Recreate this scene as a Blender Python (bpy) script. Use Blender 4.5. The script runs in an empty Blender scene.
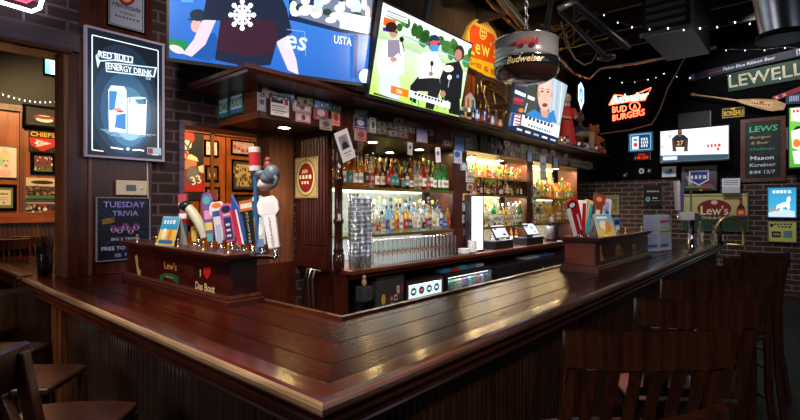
import bpy, bmesh, math, random
from mathutils import Vector, Matrix
from math import sin, cos, pi, radians

# ------------------------------------------------------------------ camera, world, light, exposure
S = bpy.context.scene
COL = S.collection
F, CX, CY, CZ = 474.0, 400.0, 206.0, 1.65
YAW = math.atan2(412, 474)
cam_d = bpy.data.cameras.new('camera'); cam = bpy.data.objects.new('camera', cam_d); COL.objects.link(cam)
cam.location = (0, 0, CZ); cam.rotation_euler = (pi/2, 0, YAW)
cam_d.sensor_width = 36; cam_d.lens = F/800*36; cam_d.shift_y = -4/800; cam_d.clip_start = .02
S.camera = cam
S.view_settings.view_transform = 'Standard'; S.view_settings.look = 'None'
S.view_settings.exposure = 0.0; S.view_settings.gamma = 1; S.view_settings.use_curve_mapping = False
W = bpy.data.worlds.new('world'); S.world = W; W.use_nodes = True
W.node_tree.nodes['Background'].inputs[0].default_value = (.35, .42, .6, 1)
W.node_tree.nodes['Background'].inputs[1].default_value = .012
S.cycles.sample_clamp_indirect = 4; S.cycles.transparent_max_bounces = 96; S.cycles.max_bounces = 16; S.cycles.transmission_bounces = 14

def light(name, kind, loc, power, color=(1, 1, 1), size=.3, size_y=None, aim=None, spot=None, blend=.6, spread=None):
    d = bpy.data.lights.new(name, kind); o = bpy.data.objects.new(name, d); COL.objects.link(o)
    d.energy = power; d.color = color; o.location = loc
    if kind == 'AREA':
        d.size = size
        if size_y: d.shape = 'RECTANGLE'; d.size_y = size_y
        if spread: d.spread = spread
    else: d.shadow_soft_size = size
    if spot: d.spot_size = spot; d.spot_blend = blend
    if aim is not None:
        o.rotation_euler = (Vector(aim)-Vector(loc)).to_track_quat('-Z', 'Y').to_euler()
    return o
# added area lights standing in for daylight; no windows are modelled
light('daylight_fill', 'AREA', (-3.0, -2.75, 2.1), 30, (.95, .93, 1), 2.6, 1.6, aim=(-2.6, 3, 1.0))
light('side_daylight_fill', 'AREA', (3.3, 4.5, 2.6), 16, (.72, .78, 1), 3.0, 1.4, aim=(-1.5, 4.5, 1.2))
# added fill spots and soft glows; no ceiling fixtures are modelled
light('fill_spot_bar_corner', 'SPOT', (-1.7, .15, 4.6), 620, (1, .84, .66), .10, aim=(-1.9, .85, 1.05), spot=.75)
light('fill_spot_soffit', 'SPOT', (-1.5, 4.2, 4.5), 330, (1, .86, .76), .15, aim=(-3.7, 5.2, 2.5), spot=1.0)
light('fill_spot_soffit', 'SPOT', (-1.5, 7.4, 4.5), 330, (1, .86, .76), .15, aim=(-3.7, 8.4, 2.5), spot=1.0)
light('fill_spot_stools', 'SPOT', (.5, -1.6, 3.1), 230, (1, .8, .7), .12, aim=(-.3, 2.6, 1.1), spot=.8)
light('fill_glow_room', 'AREA', (-.2, 3.4, 3.2), 19, (1, .86, .76), .5, aim=(-3.7, 4.6, 2.6), spread=2.0)  # soft glows added to brighten the soffit and hood, no pendants hang here
light('fill_glow_room', 'AREA', (-.2, 6.6, 3.2), 19, (1, .86, .76), .5, aim=(-3.7, 7.8, 2.6), spread=2.0)
light('fill_glow_room', 'AREA', (-1.2, .2, 3.4), 10, (1, .84, .72), .5, aim=(-3.8, 2.6, 2.3), spread=1.6)
light('fill_spot_bar_front', 'SPOT', (-3.4, -1.3, 3.3), 90, (1, .74, .5), .1, aim=(-4.1, .9, .75), spot=.8)
light('fill_spot_sign', 'SPOT', (-2.6, 5.0, 4.6), 260, (1, .72, .4), .15, aim=(-4.45, 7.3, 3.9), spot=1.1)
light('fill_spot_hood', 'SPOT', (-1.2, .2, 4.4), 330, (1, .8, .66), .15, aim=(-3.7, 2.7, 2.5), spot=1.0)
light('fill_spot_pictures', 'SPOT', (-6.4, 1.6, 3.6), 330, (1, .62, .28), .15, aim=(-8.1, 2.2, 1.9), spot=1.9)
light('fill_spot_pictures', 'SPOT', (-6.4, 4.2, 3.6), 330, (1, .62, .28), .15, aim=(-8.1, 4.6, 2.2), spot=1.9)
light('fill_spot_taps', 'SPOT', (-2.2, .3, 3.9), 170, (1, .93, .85), .12, aim=(-2.9, 1.55, 1.4), spot=.65)
light('fill_spot_far_wall', 'SPOT', (-1.6, 8.6, 4.7), 260, (.95, .93, 1), .2, aim=(-1.4, 11.3, 1.2), spot=1.2)
light('fill_spot_second_taps', 'SPOT', (-1.0, 2.4, 3.7), 150, (1, .9, .8), .12, aim=(-1.6, 5.1, 1.4), spot=.6)

# ------------------------------------------------------------------ photo ray helpers (metres)
SN, CS = sin(YAW), cos(YAW)
def ray(x, y): 
    a = (x-CX)/F; b = -(y-CY)/F
    return Vector((-SN+a*CS, CS+a*SN, b))
def atX(x, y, v): d = ray(x, y); return Vector((0, 0, CZ))+d*(v/d.x)
def atY(x, y, v): d = ray(x, y); return Vector((0, 0, CZ))+d*(v/d.y)
def atZ(x, y, v): d = ray(x, y); return Vector((0, 0, CZ))+d*((v-CZ)/d.z)

# ------------------------------------------------------------------ materials
def lin(c): return tuple(((v/12.92) if v <= .04045 else ((v+.055)/1.055)**2.4) for v in c[:3])
def hx(h): return tuple(int(h[i:i+2], 16)/255 for i in (0, 2, 4))
MATS = {}
def pbr(name, col, rough=.5, metal=0, trans=0, ior=1.45, emit=None, es=0, spec=.5, coat=0, noise=0, nscale=8):
    if name in MATS: return MATS[name]
    m = bpy.data.materials.new(name); m.use_nodes = True; n = m.node_tree.nodes; b = n['Principled BSDF']
    if isinstance(col, str): col = lin(hx(col))
    b.inputs['Base Color'].default_value = (*col, 1); b.inputs['Roughness'].default_value = rough
    b.inputs['Metallic'].default_value = metal; b.inputs['Transmission Weight'].default_value = trans
    b.inputs['IOR'].default_value = ior; b.inputs['Specular IOR Level'].default_value = spec
    b.inputs['Coat Weight'].default_value = coat
    if emit: 
        b.inputs['Emission Color'].default_value = (*(lin(hx(emit)) if isinstance(emit, str) else emit), 1)
        b.inputs['Emission Strength'].default_value = es
    if noise:
        L = m.node_tree.links; tc = n.new('ShaderNodeTexCoord'); no = n.new('ShaderNodeTexNoise'); no.inputs['Scale'].default_value = nscale
        no.inputs['Detail'].default_value = 6
        mp = n.new('ShaderNodeMix'); mp.data_type = 'RGBA'
        mp.inputs[6].default_value = (*[c*(1-noise) for c in col], 1); mp.inputs[7].default_value = (*[min(1, c*(1+noise)) for c in col], 1)
        L.new(tc.outputs['Object'], no.inputs['Vector']); L.new(no.outputs['Fac'], mp.inputs[0]); L.new(mp.outputs[2], b.inputs['Base Color'])
    MATS[name] = m; return m

def wood(name, c1, c2, axis=2, scale=1.0, rough=.35, coat=.3, bump=.15, planks=None, spec=.5):
    """grain stretched along axis; planks=(axis, width) cuts dark seams"""
    if name in MATS: return MATS[name]
    if isinstance(c1, str): c1 = lin(hx(c1))
    if isinstance(c2, str): c2 = lin(hx(c2))
    m = bpy.data.materials.new(name); m.use_nodes = True; n = m.node_tree.nodes; L = m.node_tree.links; b = n['Principled BSDF']
    tc = n.new('ShaderNodeTexCoord'); mp = n.new('ShaderNodeMapping')
    sc = [26*scale]*3; sc[axis] = 1.6*scale; mp.inputs['Scale'].default_value = sc
    L.new(tc.outputs['Object'], mp.inputs['Vector'])
    no = n.new('ShaderNodeTexNoise'); no.inputs['Scale'].default_value = 1; no.inputs['Detail'].default_value = 8; no.inputs['Roughness'].default_value = .65
    no.inputs['Distortion'].default_value = .6
    L.new(mp.outputs[0], no.inputs['Vector'])
    no2 = n.new('ShaderNodeTexNoise'); no2.inputs['Scale'].default_value = 2.2; L.new(tc.outputs['Object'], no2.inputs['Vector'])
    ramp = n.new('ShaderNodeValToRGB'); ramp.color_ramp.elements[0].position = .32; ramp.color_ramp.elements[1].position = .7
    ramp.color_ramp.elements[0].color = (*c1, 1); ramp.color_ramp.elements[1].color = (*c2, 1)
    L.new(no.outputs['Fac'], ramp.inputs[0])
    mx = n.new('ShaderNodeMix'); mx.data_type = 'RGBA'; mx.blend_type = 'MULTIPLY'; mx.inputs[0].default_value = .5
    r2 = n.new('ShaderNodeValToRGB'); r2.color_ramp.elements[0].position = .3; r2.color_ramp.elements[0].color = (.35, .35, .35, 1)
    r2.color_ramp.elements[1].position = .65
    L.new(no2.outputs['Fac'], r2.inputs[0]); L.new(ramp.outputs[0], mx.inputs[6]); L.new(r2.outputs[0], mx.inputs[7])
    out = mx.outputs[2]; hgt = no.outputs['Fac']
    if planks:
        sx = n.new('ShaderNodeSeparateXYZ'); L.new(tc.outputs['Object'], sx.inputs[0])
        d = n.new('ShaderNodeMath'); d.operation = 'DIVIDE'; d.inputs[1].default_value = planks[1]; L.new(sx.outputs[planks[0]], d.inputs[0])
        fr = n.new('ShaderNodeMath'); fr.operation = 'FRACT'; L.new(d.outputs[0], fr.inputs[0])
        cmp = n.new('ShaderNodeMath'); cmp.operation = 'LESS_THAN'; cmp.inputs[1].default_value = .045; L.new(fr.outputs[0], cmp.inputs[0])
        m2 = n.new('ShaderNodeMix'); m2.data_type = 'RGBA'; L.new(cmp.outputs[0], m2.inputs[0]); L.new(out, m2.inputs[6]); m2.inputs[7].default_value = (.004, .002, .002, 1)
        fl = n.new('ShaderNodeMath'); fl.operation = 'FLOOR'; L.new(d.outputs[0], fl.inputs[0])
        wn = n.new('ShaderNodeTexWhiteNoise'); wn.noise_dimensions = '1D'; L.new(fl.outputs[0], wn.inputs['W'])
        mr = n.new('ShaderNodeMapRange'); mr.inputs[3].default_value = .6; mr.inputs[4].default_value = 1.25; L.new(wn.outputs['Value'], mr.inputs[0])
        m3 = n.new('ShaderNodeMix'); m3.data_type = 'RGBA'; m3.blend_type = 'MULTIPLY'; m3.inputs[0].default_value = 1
        L.new(m2.outputs[2], m3.inputs[6]); L.new(mr.outputs[0], m3.inputs[7]); out = m3.outputs[2]
    L.new(out, b.inputs['Base Color'])
    bp = n.new('ShaderNodeBump'); bp.inputs['Strength'].default_value = bump; bp.inputs['Distance'].default_value = .004
    L.new(hgt, bp.inputs['Height']); L.new(bp.outputs[0], b.inputs['Normal']); L.new(bp.outputs[0], b.inputs['Coat Normal'])
    b.inputs['Roughness'].default_value = rough; b.inputs['Coat Weight'].default_value = coat; b.inputs['Coat Roughness'].default_value = .12; b.inputs['Specular IOR Level'].default_value = spec
    if planks and spec < .5:
        b.inputs['Specular Tint'].default_value = (1, .82, .66, 1)
        ra = n.new('ShaderNodeMath'); ra.operation = 'MULTIPLY_ADD'; ra.inputs[1].default_value = .5; ra.inputs[2].default_value = rough; L.new(cmp.outputs[0], ra.inputs[0]); L.new(ra.outputs[0], b.inputs['Roughness'])
    MATS[name] = m; return m

def brick(name, c1, c2, mortar, axis='X', rough=.8):
    if name in MATS: return MATS[name]
    m = bpy.data.materials.new(name); m.use_nodes = True; n = m.node_tree.nodes; L = m.node_tree.links; b = n['Principled BSDF']
    tc = n.new('ShaderNodeTexCoord'); sx = n.new('ShaderNodeSeparateXYZ'); cb = n.new('ShaderNodeCombineXYZ')
    L.new(tc.outputs['Object'], sx.inputs[0]); L.new(sx.outputs[axis], cb.inputs[0]); L.new(sx.outputs['Z'], cb.inputs[1])
    br = n.new('ShaderNodeTexBrick'); br.inputs['Scale'].default_value = 1; br.inputs['Brick Width'].default_value = .28
    br.inputs['Row Height'].default_value = .098; br.inputs['Mortar Size'].default_value = .012; br.inputs['Mortar Smooth'].default_value = .3
    br.inputs['Color1'].default_value = (*lin(hx(c1)), 1); br.inputs['Color2'].default_value = (*lin(hx(c2)), 1); br.inputs['Mortar'].default_value = (*lin(hx(mortar)), 1)
    br.inputs['Bias'].default_value = -.1
    L.new(cb.outputs[0], br.inputs['Vector'])
    no = n.new('ShaderNodeTexNoise'); no.inputs['Scale'].default_value = 14; no.inputs['Detail'].default_value = 6; L.new(tc.outputs['Object'], no.inputs['Vector'])
    mx = n.new('ShaderNodeMix'); mx.data_type = 'RGBA'; mx.blend_type = 'MULTIPLY'; mx.inputs[0].default_value = .7
    L.new(br.outputs['Color'], mx.inputs[6]); L.new(no.outputs['Fac'], mx.inputs[7]); L.new(mx.outputs[2], b.inputs['Base Color'])
    bp = n.new('ShaderNodeBump'); bp.inputs['Strength'].default_value = .7; bp.inputs['Distance'].default_value = .01; bp.invert = True
    L.new(br.outputs['Fac'], bp.inputs['Height']); L.new(bp.outputs[0], b.inputs['Normal']); b.inputs['Roughness'].default_value = rough
    MATS[name] = m; return m

def attr_mat(name, rough=.5, emit=0, coat=0, spec=.4):
    m = bpy.data.materials.new(name); m.use_nodes = True; n = m.node_tree.nodes; L = m.node_tree.links; b = n['Principled BSDF']
    a = n.new('ShaderNodeAttribute'); a.attribute_name = 'Col'
    b.inputs['Roughness'].default_value = rough; b.inputs['Coat Weight'].default_value = coat; b.inputs['Specular IOR Level'].default_value = spec
    if emit:
        b.inputs['Base Color'].default_value = (.01, .01, .01, 1); L.new(a.outputs['Color'], b.inputs['Emission Color']); b.inputs['Emission Strength'].default_value = emit
    else: L.new(a.outputs['Color'], b.inputs['Base Color'])
    MATS[name] = m; return m
PAPER = attr_mat('printed_paper', .6); GLOSSP = attr_mat('glossy_print', .25, coat=.6)
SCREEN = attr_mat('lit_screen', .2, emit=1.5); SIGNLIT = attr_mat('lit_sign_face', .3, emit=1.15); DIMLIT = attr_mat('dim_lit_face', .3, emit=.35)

MAH = wood('mahogany', '2a100b', '5a2416', 2)            # vertical grain, cabinets
MAHY = wood('mahogany_long_y', '2c110b', '5e2817', 1)
MAHX = wood('mahogany_long_x', '34140d', '6a2c1a', 0)
BARTOP = wood('bar_top_wood_y', '1c0b07', '42190e', 1, rough=.18, coat=0, bump=.5, spec=.1, planks=(0, .19))
BARTOPX = wood('bar_top_wood_x', '280c07', '561c0e', 0, rough=.18, coat=0, bump=.5, spec=.1, planks=(1, .19))
RAILW = wood('arm_rail_wood', '8a6448', 'd8b890', 0, rough=.28, coat=.6)  # worn nosing, with the bright light on the short run painted in
RAILY = wood('nosing_wood_dim', '6a443a', 'a87866', 1, rough=.28, coat=.6)  # same nosing wood, painted dimmer for the less lit long run
BEAD = wood('beadboard_wood', '2a150e', '5a3a28', 2, rough=.4)
DARKW = wood('dark_stool_wood', '24130c', '4e2a1a', 2, rough=.28, coat=.5)
ORANGEW = wood('orange_panel_wood', '7a3c14', 'b4642a', 2, scale=.6, rough=.4, planks=(1, .5))
JAMBW = wood('jamb_wood', '56301f', '8a5a40', 2, rough=.4)
PURPW = wood('purplish_lintel_wood', '3a2a3a', '64506a', 1, rough=.5)
BOARDW = wood('grey_wall_board', '3a2c22', '5a4838', 2, scale=.5, rough=.7, coat=0, planks=(1, .22))
BRICKX = brick('dark_brick_far', '4a2a24', '241614', '857c74', 'X')
BRICKY = brick('dark_brick_side', '402626', '221518', '625862', 'Y')
BLACK = pbr('black_paint', (.004, .004, .005), .6, noise=.4, spec=0)
CEILB = pbr('black_ceiling', (.005, .0045, .0045), .8, noise=.5, spec=.2)
PLAST = pbr('black_plastic', (.012, .012, .014), .3)
STEEL = pbr('brushed_steel', (.55, .56, .6), .28, 1, noise=.15)
DSTEEL = pbr('dull_steel', (.2, .2, .22), .4, 1, noise=.3)
CHROME = pbr('chrome', (.8, .8, .84), .12, 1)
BRASS = pbr('brass', (.95, .66, .26), .36, 1)
OBRASS = pbr('old_brass', (.5, .34, .14), .35, 1)
WHITE = pbr('white_plastic', (.75, .76, .78), .4)
CREAM = pbr('cream_plastic', (.7, .64, .5), .4)
def thin_glass(name, tint, haze=.07):
    m = bpy.data.materials.new(name); m.use_nodes = True; n = m.node_tree.nodes; L = m.node_tree.links; n.remove(n['Principled BSDF'])
    tr = n.new('ShaderNodeBsdfTransparent'); tr.inputs[0].default_value = (*tint, 1); g = n.new('ShaderNodeBsdfGlossy'); g.inputs['Roughness'].default_value = .06
    d = n.new('ShaderNodeBsdfTranslucent'); d.inputs[0].default_value = (.8, .85, .9, 1)
    lw = n.new('ShaderNodeLayerWeight'); lw.inputs[0].default_value = .3; mx = n.new('ShaderNodeMixShader'); m2 = n.new('ShaderNodeMixShader'); m2.inputs[0].default_value = haze
    L.new(tr.outputs[0], m2.inputs[1]); L.new(d.outputs[0], m2.inputs[2]); L.new(lw.outputs['Facing'], mx.inputs[0]); L.new(m2.outputs[0], mx.inputs[1]); L.new(g.outputs[0], mx.inputs[2])
    L.new(mx.outputs[0], n['Material Output'].inputs[0]); MATS[name] = m; return m
CLEAR = thin_glass('clear_glass', (.86, .89, .92))
MIRROR = pbr('mirror', (.72, .72, .7), .03, 1)
WARMBACK = pbr('warm_back_panel', (.56, .46, .28), .3, noise=.6, nscale=18)
PALEBACK = pbr('painted_reflection_panel', (.34, .38, .33), .3, noise=.7, nscale=22)  # mottled pale tone paints in the mirror reflections behind the glasses
FLOORM = pbr('floor_tile', (.012, .009, .008), .5, noise=.4, nscale=3)
LAMP = pbr('warm_lamp', (1, .8, .5), emit=(1, .72, .3), es=140)
def neon(name, c, s=6): return pbr(name, c, emit=c, es=s)

# ------------------------------------------------------------------ mesh builder
class MB:
    def __init__(s): s.v = []; s.f = []; s.sm = []
    def add(s, vs, fs, smooth=False):
        o = len(s.v); s.v += [tuple(v) for v in vs]; s.f += [tuple(i+o for i in f) for f in fs]; s.sm += [smooth]*len(fs); return s
    def box(s, x0, y0, z0, x1, y1, z1):
        vs = [(x, y, z) for x in (x0, x1) for y in (y0, y1) for z in (z0, z1)]
        return s.add(vs, [(0, 1, 3, 2), (4, 6, 7, 5), (0, 4, 5, 1), (2, 3, 7, 6), (0, 2, 6, 4), (1, 5, 7, 3)])
    def cbox(s, c, d): return s.box(c[0]-d[0]/2, c[1]-d[1]/2, c[2]-d[2]/2, c[0]+d[0]/2, c[1]+d[1]/2, c[2]+d[2]/2)
    def obox(s, c, R, U, N, w, h, t):
        c, R, U, N = map(Vector, (c, R, U, N)); vs = [c+R*a*w/2+U*b*h/2+N*e*t/2 for a in (-1, 1) for b in (-1, 1) for e in (-1, 1)]
        return s.add(vs, [(0, 1, 3, 2), (4, 6, 7, 5), (0, 4, 5, 1), (2, 3, 7, 6), (0, 2, 6, 4), (1, 5, 7, 3)])
    def tube(s, pts, r, n=8, cap=True, closed=False):
        pts = [Vector(p) for p in pts]; rs = r if isinstance(r, (list, tuple)) else [r]*len(pts); rings = []; up = None
        N = len(pts)
        for i, p in enumerate(pts):
            if closed: t = pts[(i+1) % N]-pts[i-1]
            else: t = pts[min(i+1, N-1)]-pts[max(i-1, 0)]
            t.normalize()
            if up is None: up = Vector((0, 0, 1)) if abs(t.z) < .9 else Vector((1, 0, 0))
            a = t.cross(up); 
            if a.length < 1e-4: a = t.cross(Vector((1, .3, 0)))
            a.normalize(); b = a.cross(t); b.normalize(); up = b
            rings.append([p+a*rs[i]*cos(2*pi*k/n)+b*rs[i]*sin(2*pi*k/n) for k in range(n)])
        vs = [v for rg in rings for v in rg]; fs = []
        for i in range(N if closed else N-1):
            j = (i+1) % N
            for k in range(n): fs.append((i*n+k, i*n+(k+1) % n, j*n+(k+1) % n, j*n+k))
        s.add(vs, fs, True)
        if cap and not closed:
            s.add(rings[0], [tuple(range(n-1, -1, -1))]); s.add(rings[-1], [tuple(range(n))])
        return s
    def lathe(s, prof, n=20, c=(0, 0, 0), cap=True, sx=1, sy=1):
        vs = []; fs = []
        for r, z in prof:
            for k in range(n): vs.append((c[0]+r*sx*cos(2*pi*k/n), c[1]+r*sy*sin(2*pi*k/n), c[2]+z))
        for i in range(len(prof)-1):
            for k in range(n): fs.append((i*n+k, i*n+(k+1) % n, (i+1)*n+(k+1) % n, (i+1)*n+k))
        s.add(vs, fs, True)
        if cap:
            s.add(vs[:n], [tuple(range(n-1, -1, -1))]); s.add(vs[-n:], [tuple(range(n))])
        return s
    def ell(s, c, r, n=14, m=8, M=None):
        vs = []; fs = []
        for i in range(m+1):
            a = pi*i/m
            for k in range(n):
                v = Vector((r[0]*sin(a)*cos(2*pi*k/n), r[1]*sin(a)*sin(2*pi*k/n), -r[2]*cos(a)))
                if M: v = M @ v
                vs.append(v+Vector(c))
        for i in range(m):
            for k in range(n): fs.append((i*n+k, i*n+(k+1) % n, (i+1)*n+(k+1) % n, (i+1)*n+k))
        return s.add(vs, fs, True)
    def prism(s, poly, axis, a, b):
        """poly 2D extruded along axis from a to b"""
        def P(u, v, w): return {0: (w, u, v), 1: (u, w, v), 2: (u, v, w)}[axis]
        n = len(poly); vs = [P(u, v, a) for u, v in poly]+[P(u, v, b) for u, v in poly]
        fs = [(i, (i+1) % n, (i+1) % n+n, i+n) for i in range(n)]+[tuple(range(n-1, -1, -1)), tuple(range(n, 2*n))]
        return s.add(vs, fs)
    def sweep(s, stations, prof, closed_prof=False, caps=True, smooth=False):
        """stations: list of functions (o,z)->point"""
        n = len(prof); vs = [st(o, z) for st in stations for o, z in prof]; fs = []
        for i in range(len(stations)-1):
            for k in range(n if closed_prof else n-1): fs.append((i*n+k, i*n+(k+1) % n, (i+1)*n+(k+1) % n, (i+1)*n+k))
        s.add(vs, fs, smooth)
        if caps: s.add(vs[:n], [tuple(range(n-1, -1, -1))]); s.add(vs[-n:], [tuple(range(n))])
        return s
    def build(s, name, mat, parent=None, bevel=0, fix=True):
        me = bpy.data.meshes.new(name); me.from_pydata(s.v, [], s.f); me.materials.append(mat)
        for p, sm in zip(me.polygons, s.sm): p.use_smooth = sm
        if fix:
            bm = bmesh.new(); bm.from_mesh(me); bmesh.ops.recalc_face_normals(bm, faces=bm.faces); bm.to_mesh(me); bm.free()
        o = bpy.data.objects.new(name, me); COL.objects.link(o)
        if parent: o.parent = parent
        if bevel:
            b = o.modifiers.new('bevel', 'BEVEL'); b.width = bevel; b.segments = 2; b.limit_method = 'ANGLE'
        return o

TXT = {}
def text_mesh(t):
    if t in TXT: return TXT[t]
    cu = bpy.data.curves.new('t', 'FONT'); cu.body = t; cu.size = 1; cu.resolution_u = 2; cu.offset = .012
    ob = bpy.data.objects.new('t', cu); me = bpy.data.meshes.new_from_object(ob)
    vs = [(v.co.x, v.co.y) for v in me.vertices]; fs = [tuple(p.vertices) for p in me.polygons]
    bpy.data.objects.remove(ob); bpy.data.curves.remove(cu); bpy.data.meshes.remove(me)
    TXT[t] = (vs, fs); return TXT[t]

class Pic:
    """flat printed artwork: coloured polygons laid over each other, origin at the centre"""
    def __init__(s, w, h, bg='ffffff', step=.0005): s.w, s.h = w, h; s.v = []; s.f = []; s.c = []; s.L = 0; s.step = step; s.rect(0, 0, 1, 1, bg)
    def _add(s, pts, faces, cols):
        if len(faces) == 1 and isinstance(cols, str):        # keep artwork inside its sheet
            q = list(pts)
            for ax, lim, sg in ((0, 0, 1), (0, 1, -1), (1, 0, 1), (1, 1, -1)):
                r = []
                for i in range(len(q)):
                    a, b = q[i-1], q[i]; da, db = (a[ax]-lim)*sg, (b[ax]-lim)*sg
                    if (da < 0) != (db < 0):
                        t = da/(da-db); r.append((a[0]+(b[0]-a[0])*t, a[1]+(b[1]-a[1])*t))
                    if db >= 0: r.append(b)
                q = r
                if len(q) < 3: return s
            pts = q; faces = [tuple(range(len(q)))]
        o = len(s.v); z = s.L*s.step; s.L += 1
        s.v += [((x-.5)*s.w, (y-.5)*s.h, z) for x, y in pts]; s.f += [tuple(i+o for i in f) for f in faces]
        if isinstance(cols, str): cols = [cols]*len(pts)
        s.c += [lin(hx(c)) for c in cols]; return s
    def rect(s, x, y, w, h, c, c2=None):
        """c2: colour of the upper edge"""
        return s._add([(x, y), (x+w, y), (x+w, y+h), (x, y+h)], [(0, 1, 2, 3)], [c, c, c2 or c, c2 or c])
    def poly(s, pts, c): return s._add(pts, [tuple(range(len(pts)))], c)
    def ell(s, cx, cy, rx, ry, c, n=20, a0=0, a1=2*pi):
        return s._add([(cx+rx*cos(a0+(a1-a0)*k/n), cy+ry*sin(a0+(a1-a0)*k/n)) for k in range(n+(0 if a1-a0 > 6.2 else 1))], [tuple(range(n+(0 if a1-a0 > 6.2 else 1)))], c)
    def line(s, pts, wd, c):
        """wd in fractions of the height"""
        asp = s.w/s.h
        for (x0, y0), (x1, y1) in zip(pts, pts[1:]):
            dx, dy = (x1-x0)*asp, y1-y0; l = math.hypot(dx, dy) or 1; nx, ny = -dy/l*wd/2/asp, dx/l*wd/2
            s._add([(x0-nx, y0-ny), (x1-nx, y1-ny), (x1+nx, y1+ny), (x0+nx, y0+ny)], [(0, 1, 2, 3)], c); s.L -= 1
        s.L += 1; return s
    def frame(s, m, wd, c):
        a = s.w/s.h
        return s.line([(m/a, m), (1-m/a, m), (1-m/a, 1-m), (m/a, 1-m), (m/a, m)], wd, c)
    def text(s, t, cx, cy, h, c, w=None, shear=0, rot=0):
        """h: cap height as fraction of height, w: total width as fraction of width"""
        if t.startswith('~'):                                  # print too small to read: a broken dash row
            n = int(t[1:]); w = w or .5; rr = random.Random(n); x = cx-w/2
            for i in range(n):
                u = w/n; s._add([(x+i*u, cy-h/2), (x+i*u+u*rr.uniform(.5, .85), cy-h/2), (x+i*u+u*rr.uniform(.5, .85), cy+h/2), (x+i*u, cy+h/2)], [(0, 1, 2, 3)], c); s.L -= 1
            s.L += 1; return s
        vs, fs = text_mesh(t)
        if not vs: return s
        x0 = min(v[0] for v in vs); x1 = max(v[0] for v in vs); y0 = min(v[1] for v in vs); y1 = max(v[1] for v in vs)
        asp = s.w/s.h; ky = h/(y1-y0); kx = (w/(x1-x0)) if w else ky/asp
        pts = []
        for x, y in vs:
            X = (x-(x0+x1)/2)*kx; Y = (y-(y0+y1)/2)*ky
            X += Y*shear/asp
            if rot: X, Y = X*cos(rot)-Y/asp*sin(rot), X*asp*sin(rot)+Y*cos(rot)
            pts.append((cx+X, cy+Y))
        return s._add(pts, fs, c)
    def build(s, name, mat, parent=None, off=.0):
        me = bpy.data.meshes.new(name); me.from_pydata([(x, y, z+off) for x, y, z in s.v], [], s.f); me.materials.append(mat)
        a = me.attributes.new('Col', 'FLOAT_COLOR', 'POINT')
        for i, c in enumerate(s.c): a.data[i].color = (*c, 1)
        o = bpy.data.objects.new(name, me); COL.objects.link(o)
        if parent: o.parent = parent
        return o

def tag(o, label=None, cat=None, group=None, kind=None):
    if label: o['label'] = label
    if cat: o['category'] = cat
    if group: o['group'] = group
    if kind: o['kind'] = kind
    return o
def root(name, label, cat, loc=(0, 0, 0), rz=0, group=None):
    o = bpy.data.objects.new(name, None); COL.objects.link(o); o.empty_display_size = .05
    o.location = loc; o.rotation_euler = (0, 0, rz); return tag(o, label, cat, group)
def orient(o, c, R, U):
    R = Vector(R).normalized(); U = Vector(U).normalized(); N = R.cross(U)
    M = Matrix((R, U, N)).transposed().to_4x4(); M.translation = Vector(c); o.matrix_world = M; return o
def struct(o): o['kind'] = 'structure'; return o
def dup(o, parent=None):
    c = o.copy(); COL.objects.link(c); c.parent = parent
    for ch in [x for x in DUPCH.get(o.name, [])]: dup(ch, c)
    return c
DUPCH = {}
def reg(o, *ch): DUPCH[o.name] = list(ch); return o

def board(name, label, cat, c, R, U, pic, mat=PAPER, thick=.012, frame=None, fmat=None, fw=.02, group=None, pname='print'):
    """flat framed thing: backing (and frame) + printed face. c = centre of its back"""
    r = root(name, label, cat, group=group); orient(r, c, R, U); w, h = pic.w, pic.h
    MB().box(-w/2, -h/2, 0.001, w/2, h/2, thick).build('backing', BLACK if frame else WHITE, r)
    if frame:
        m = MB(); t = thick+.012
        m.box(-w/2-fw, -h/2-fw, 0.001, w/2+fw, -h/2, t).box(-w/2-fw, h/2, 0.001, w/2+fw, h/2+fw, t).box(-w/2-fw, -h/2, 0.001, -w/2, h/2, t).box(w/2, -h/2, 0.001, w/2+fw, h/2, t)
        m.build('frame', fmat or MAH, r)
    pic.build(pname, mat, r, off=thick+.001); return r
RX, RY, UZ = (1, 0, 0), (0, 1, 0), (0, 0, 1)
def rectX(x0, y0, x1, y1, X):      # photo box -> centre, w, h on plane X
    a, b = atX(x0, (y0), X), atX(x1, y1, X); yc = (a.y+b.y)/2
    top = atX(x0, y0, X).z; bot = atX(x0, y1, X).z
    return (X, yc, (top+bot)/2), abs(b.y-a.y), abs(top-bot)
def rectY(x0, y0, x1, y1, Y):
    a, b = atY(x0, y0, Y), atY(x1, y1, Y); xm = (x0+x1)/2
    top, bot = atY(xm, y0, Y).z, atY(xm, y1, Y).z
    return ((a.x+b.x)/2, Y, (top+bot)/2), abs(b.x-a.x), abs(top-bot)
rnd = random.Random(7)

# ------------------------------------------------------------------ setting
XW = -4.51; YF = 11.3; CH = 5.2
struct(MB().box(-8.4, -3.2, -.1, 3.6, YF+.2, 0).build('floor', FLOORM))
struct(MB().box(-8.4, -3.2, CH, 3.6, YF+.2, CH+.1).build('ceiling', CEILB))
m = MB()
m.box(-4.76, -3.2, 0, XW, 0.2, CH)                                   # solid left of the first opening
m.box(-4.76, .2, 0, XW, 1.12, 1.0).box(-4.76, .2, 3.05, XW, 1.12, CH)
m.box(-4.76, 1.12, 0, XW, 2.03, CH)
m.box(-4.76, 2.03, 0, XW, 3.32, 1.0).box(-4.76, 2.03, 2.46, XW, 3.32, CH)
m.box(-4.76, 3.32, 0, XW, YF, CH)
struct(m.build('wall_left', BRICKY))
struct(MB().box(XW+.005, 5.2, 2.82, XW+.03, YF, CH).build('trim_1', BOARDW))
struct(MB().box(-8.4, YF, 0, 3.6, YF+.2, 2.22).build('wall_far', BRICKX))
struct(MB().box(-8.4, YF-.012, 2.22, 3.6, YF+.2, CH).build('wall_far_upper', BLACK))
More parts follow.
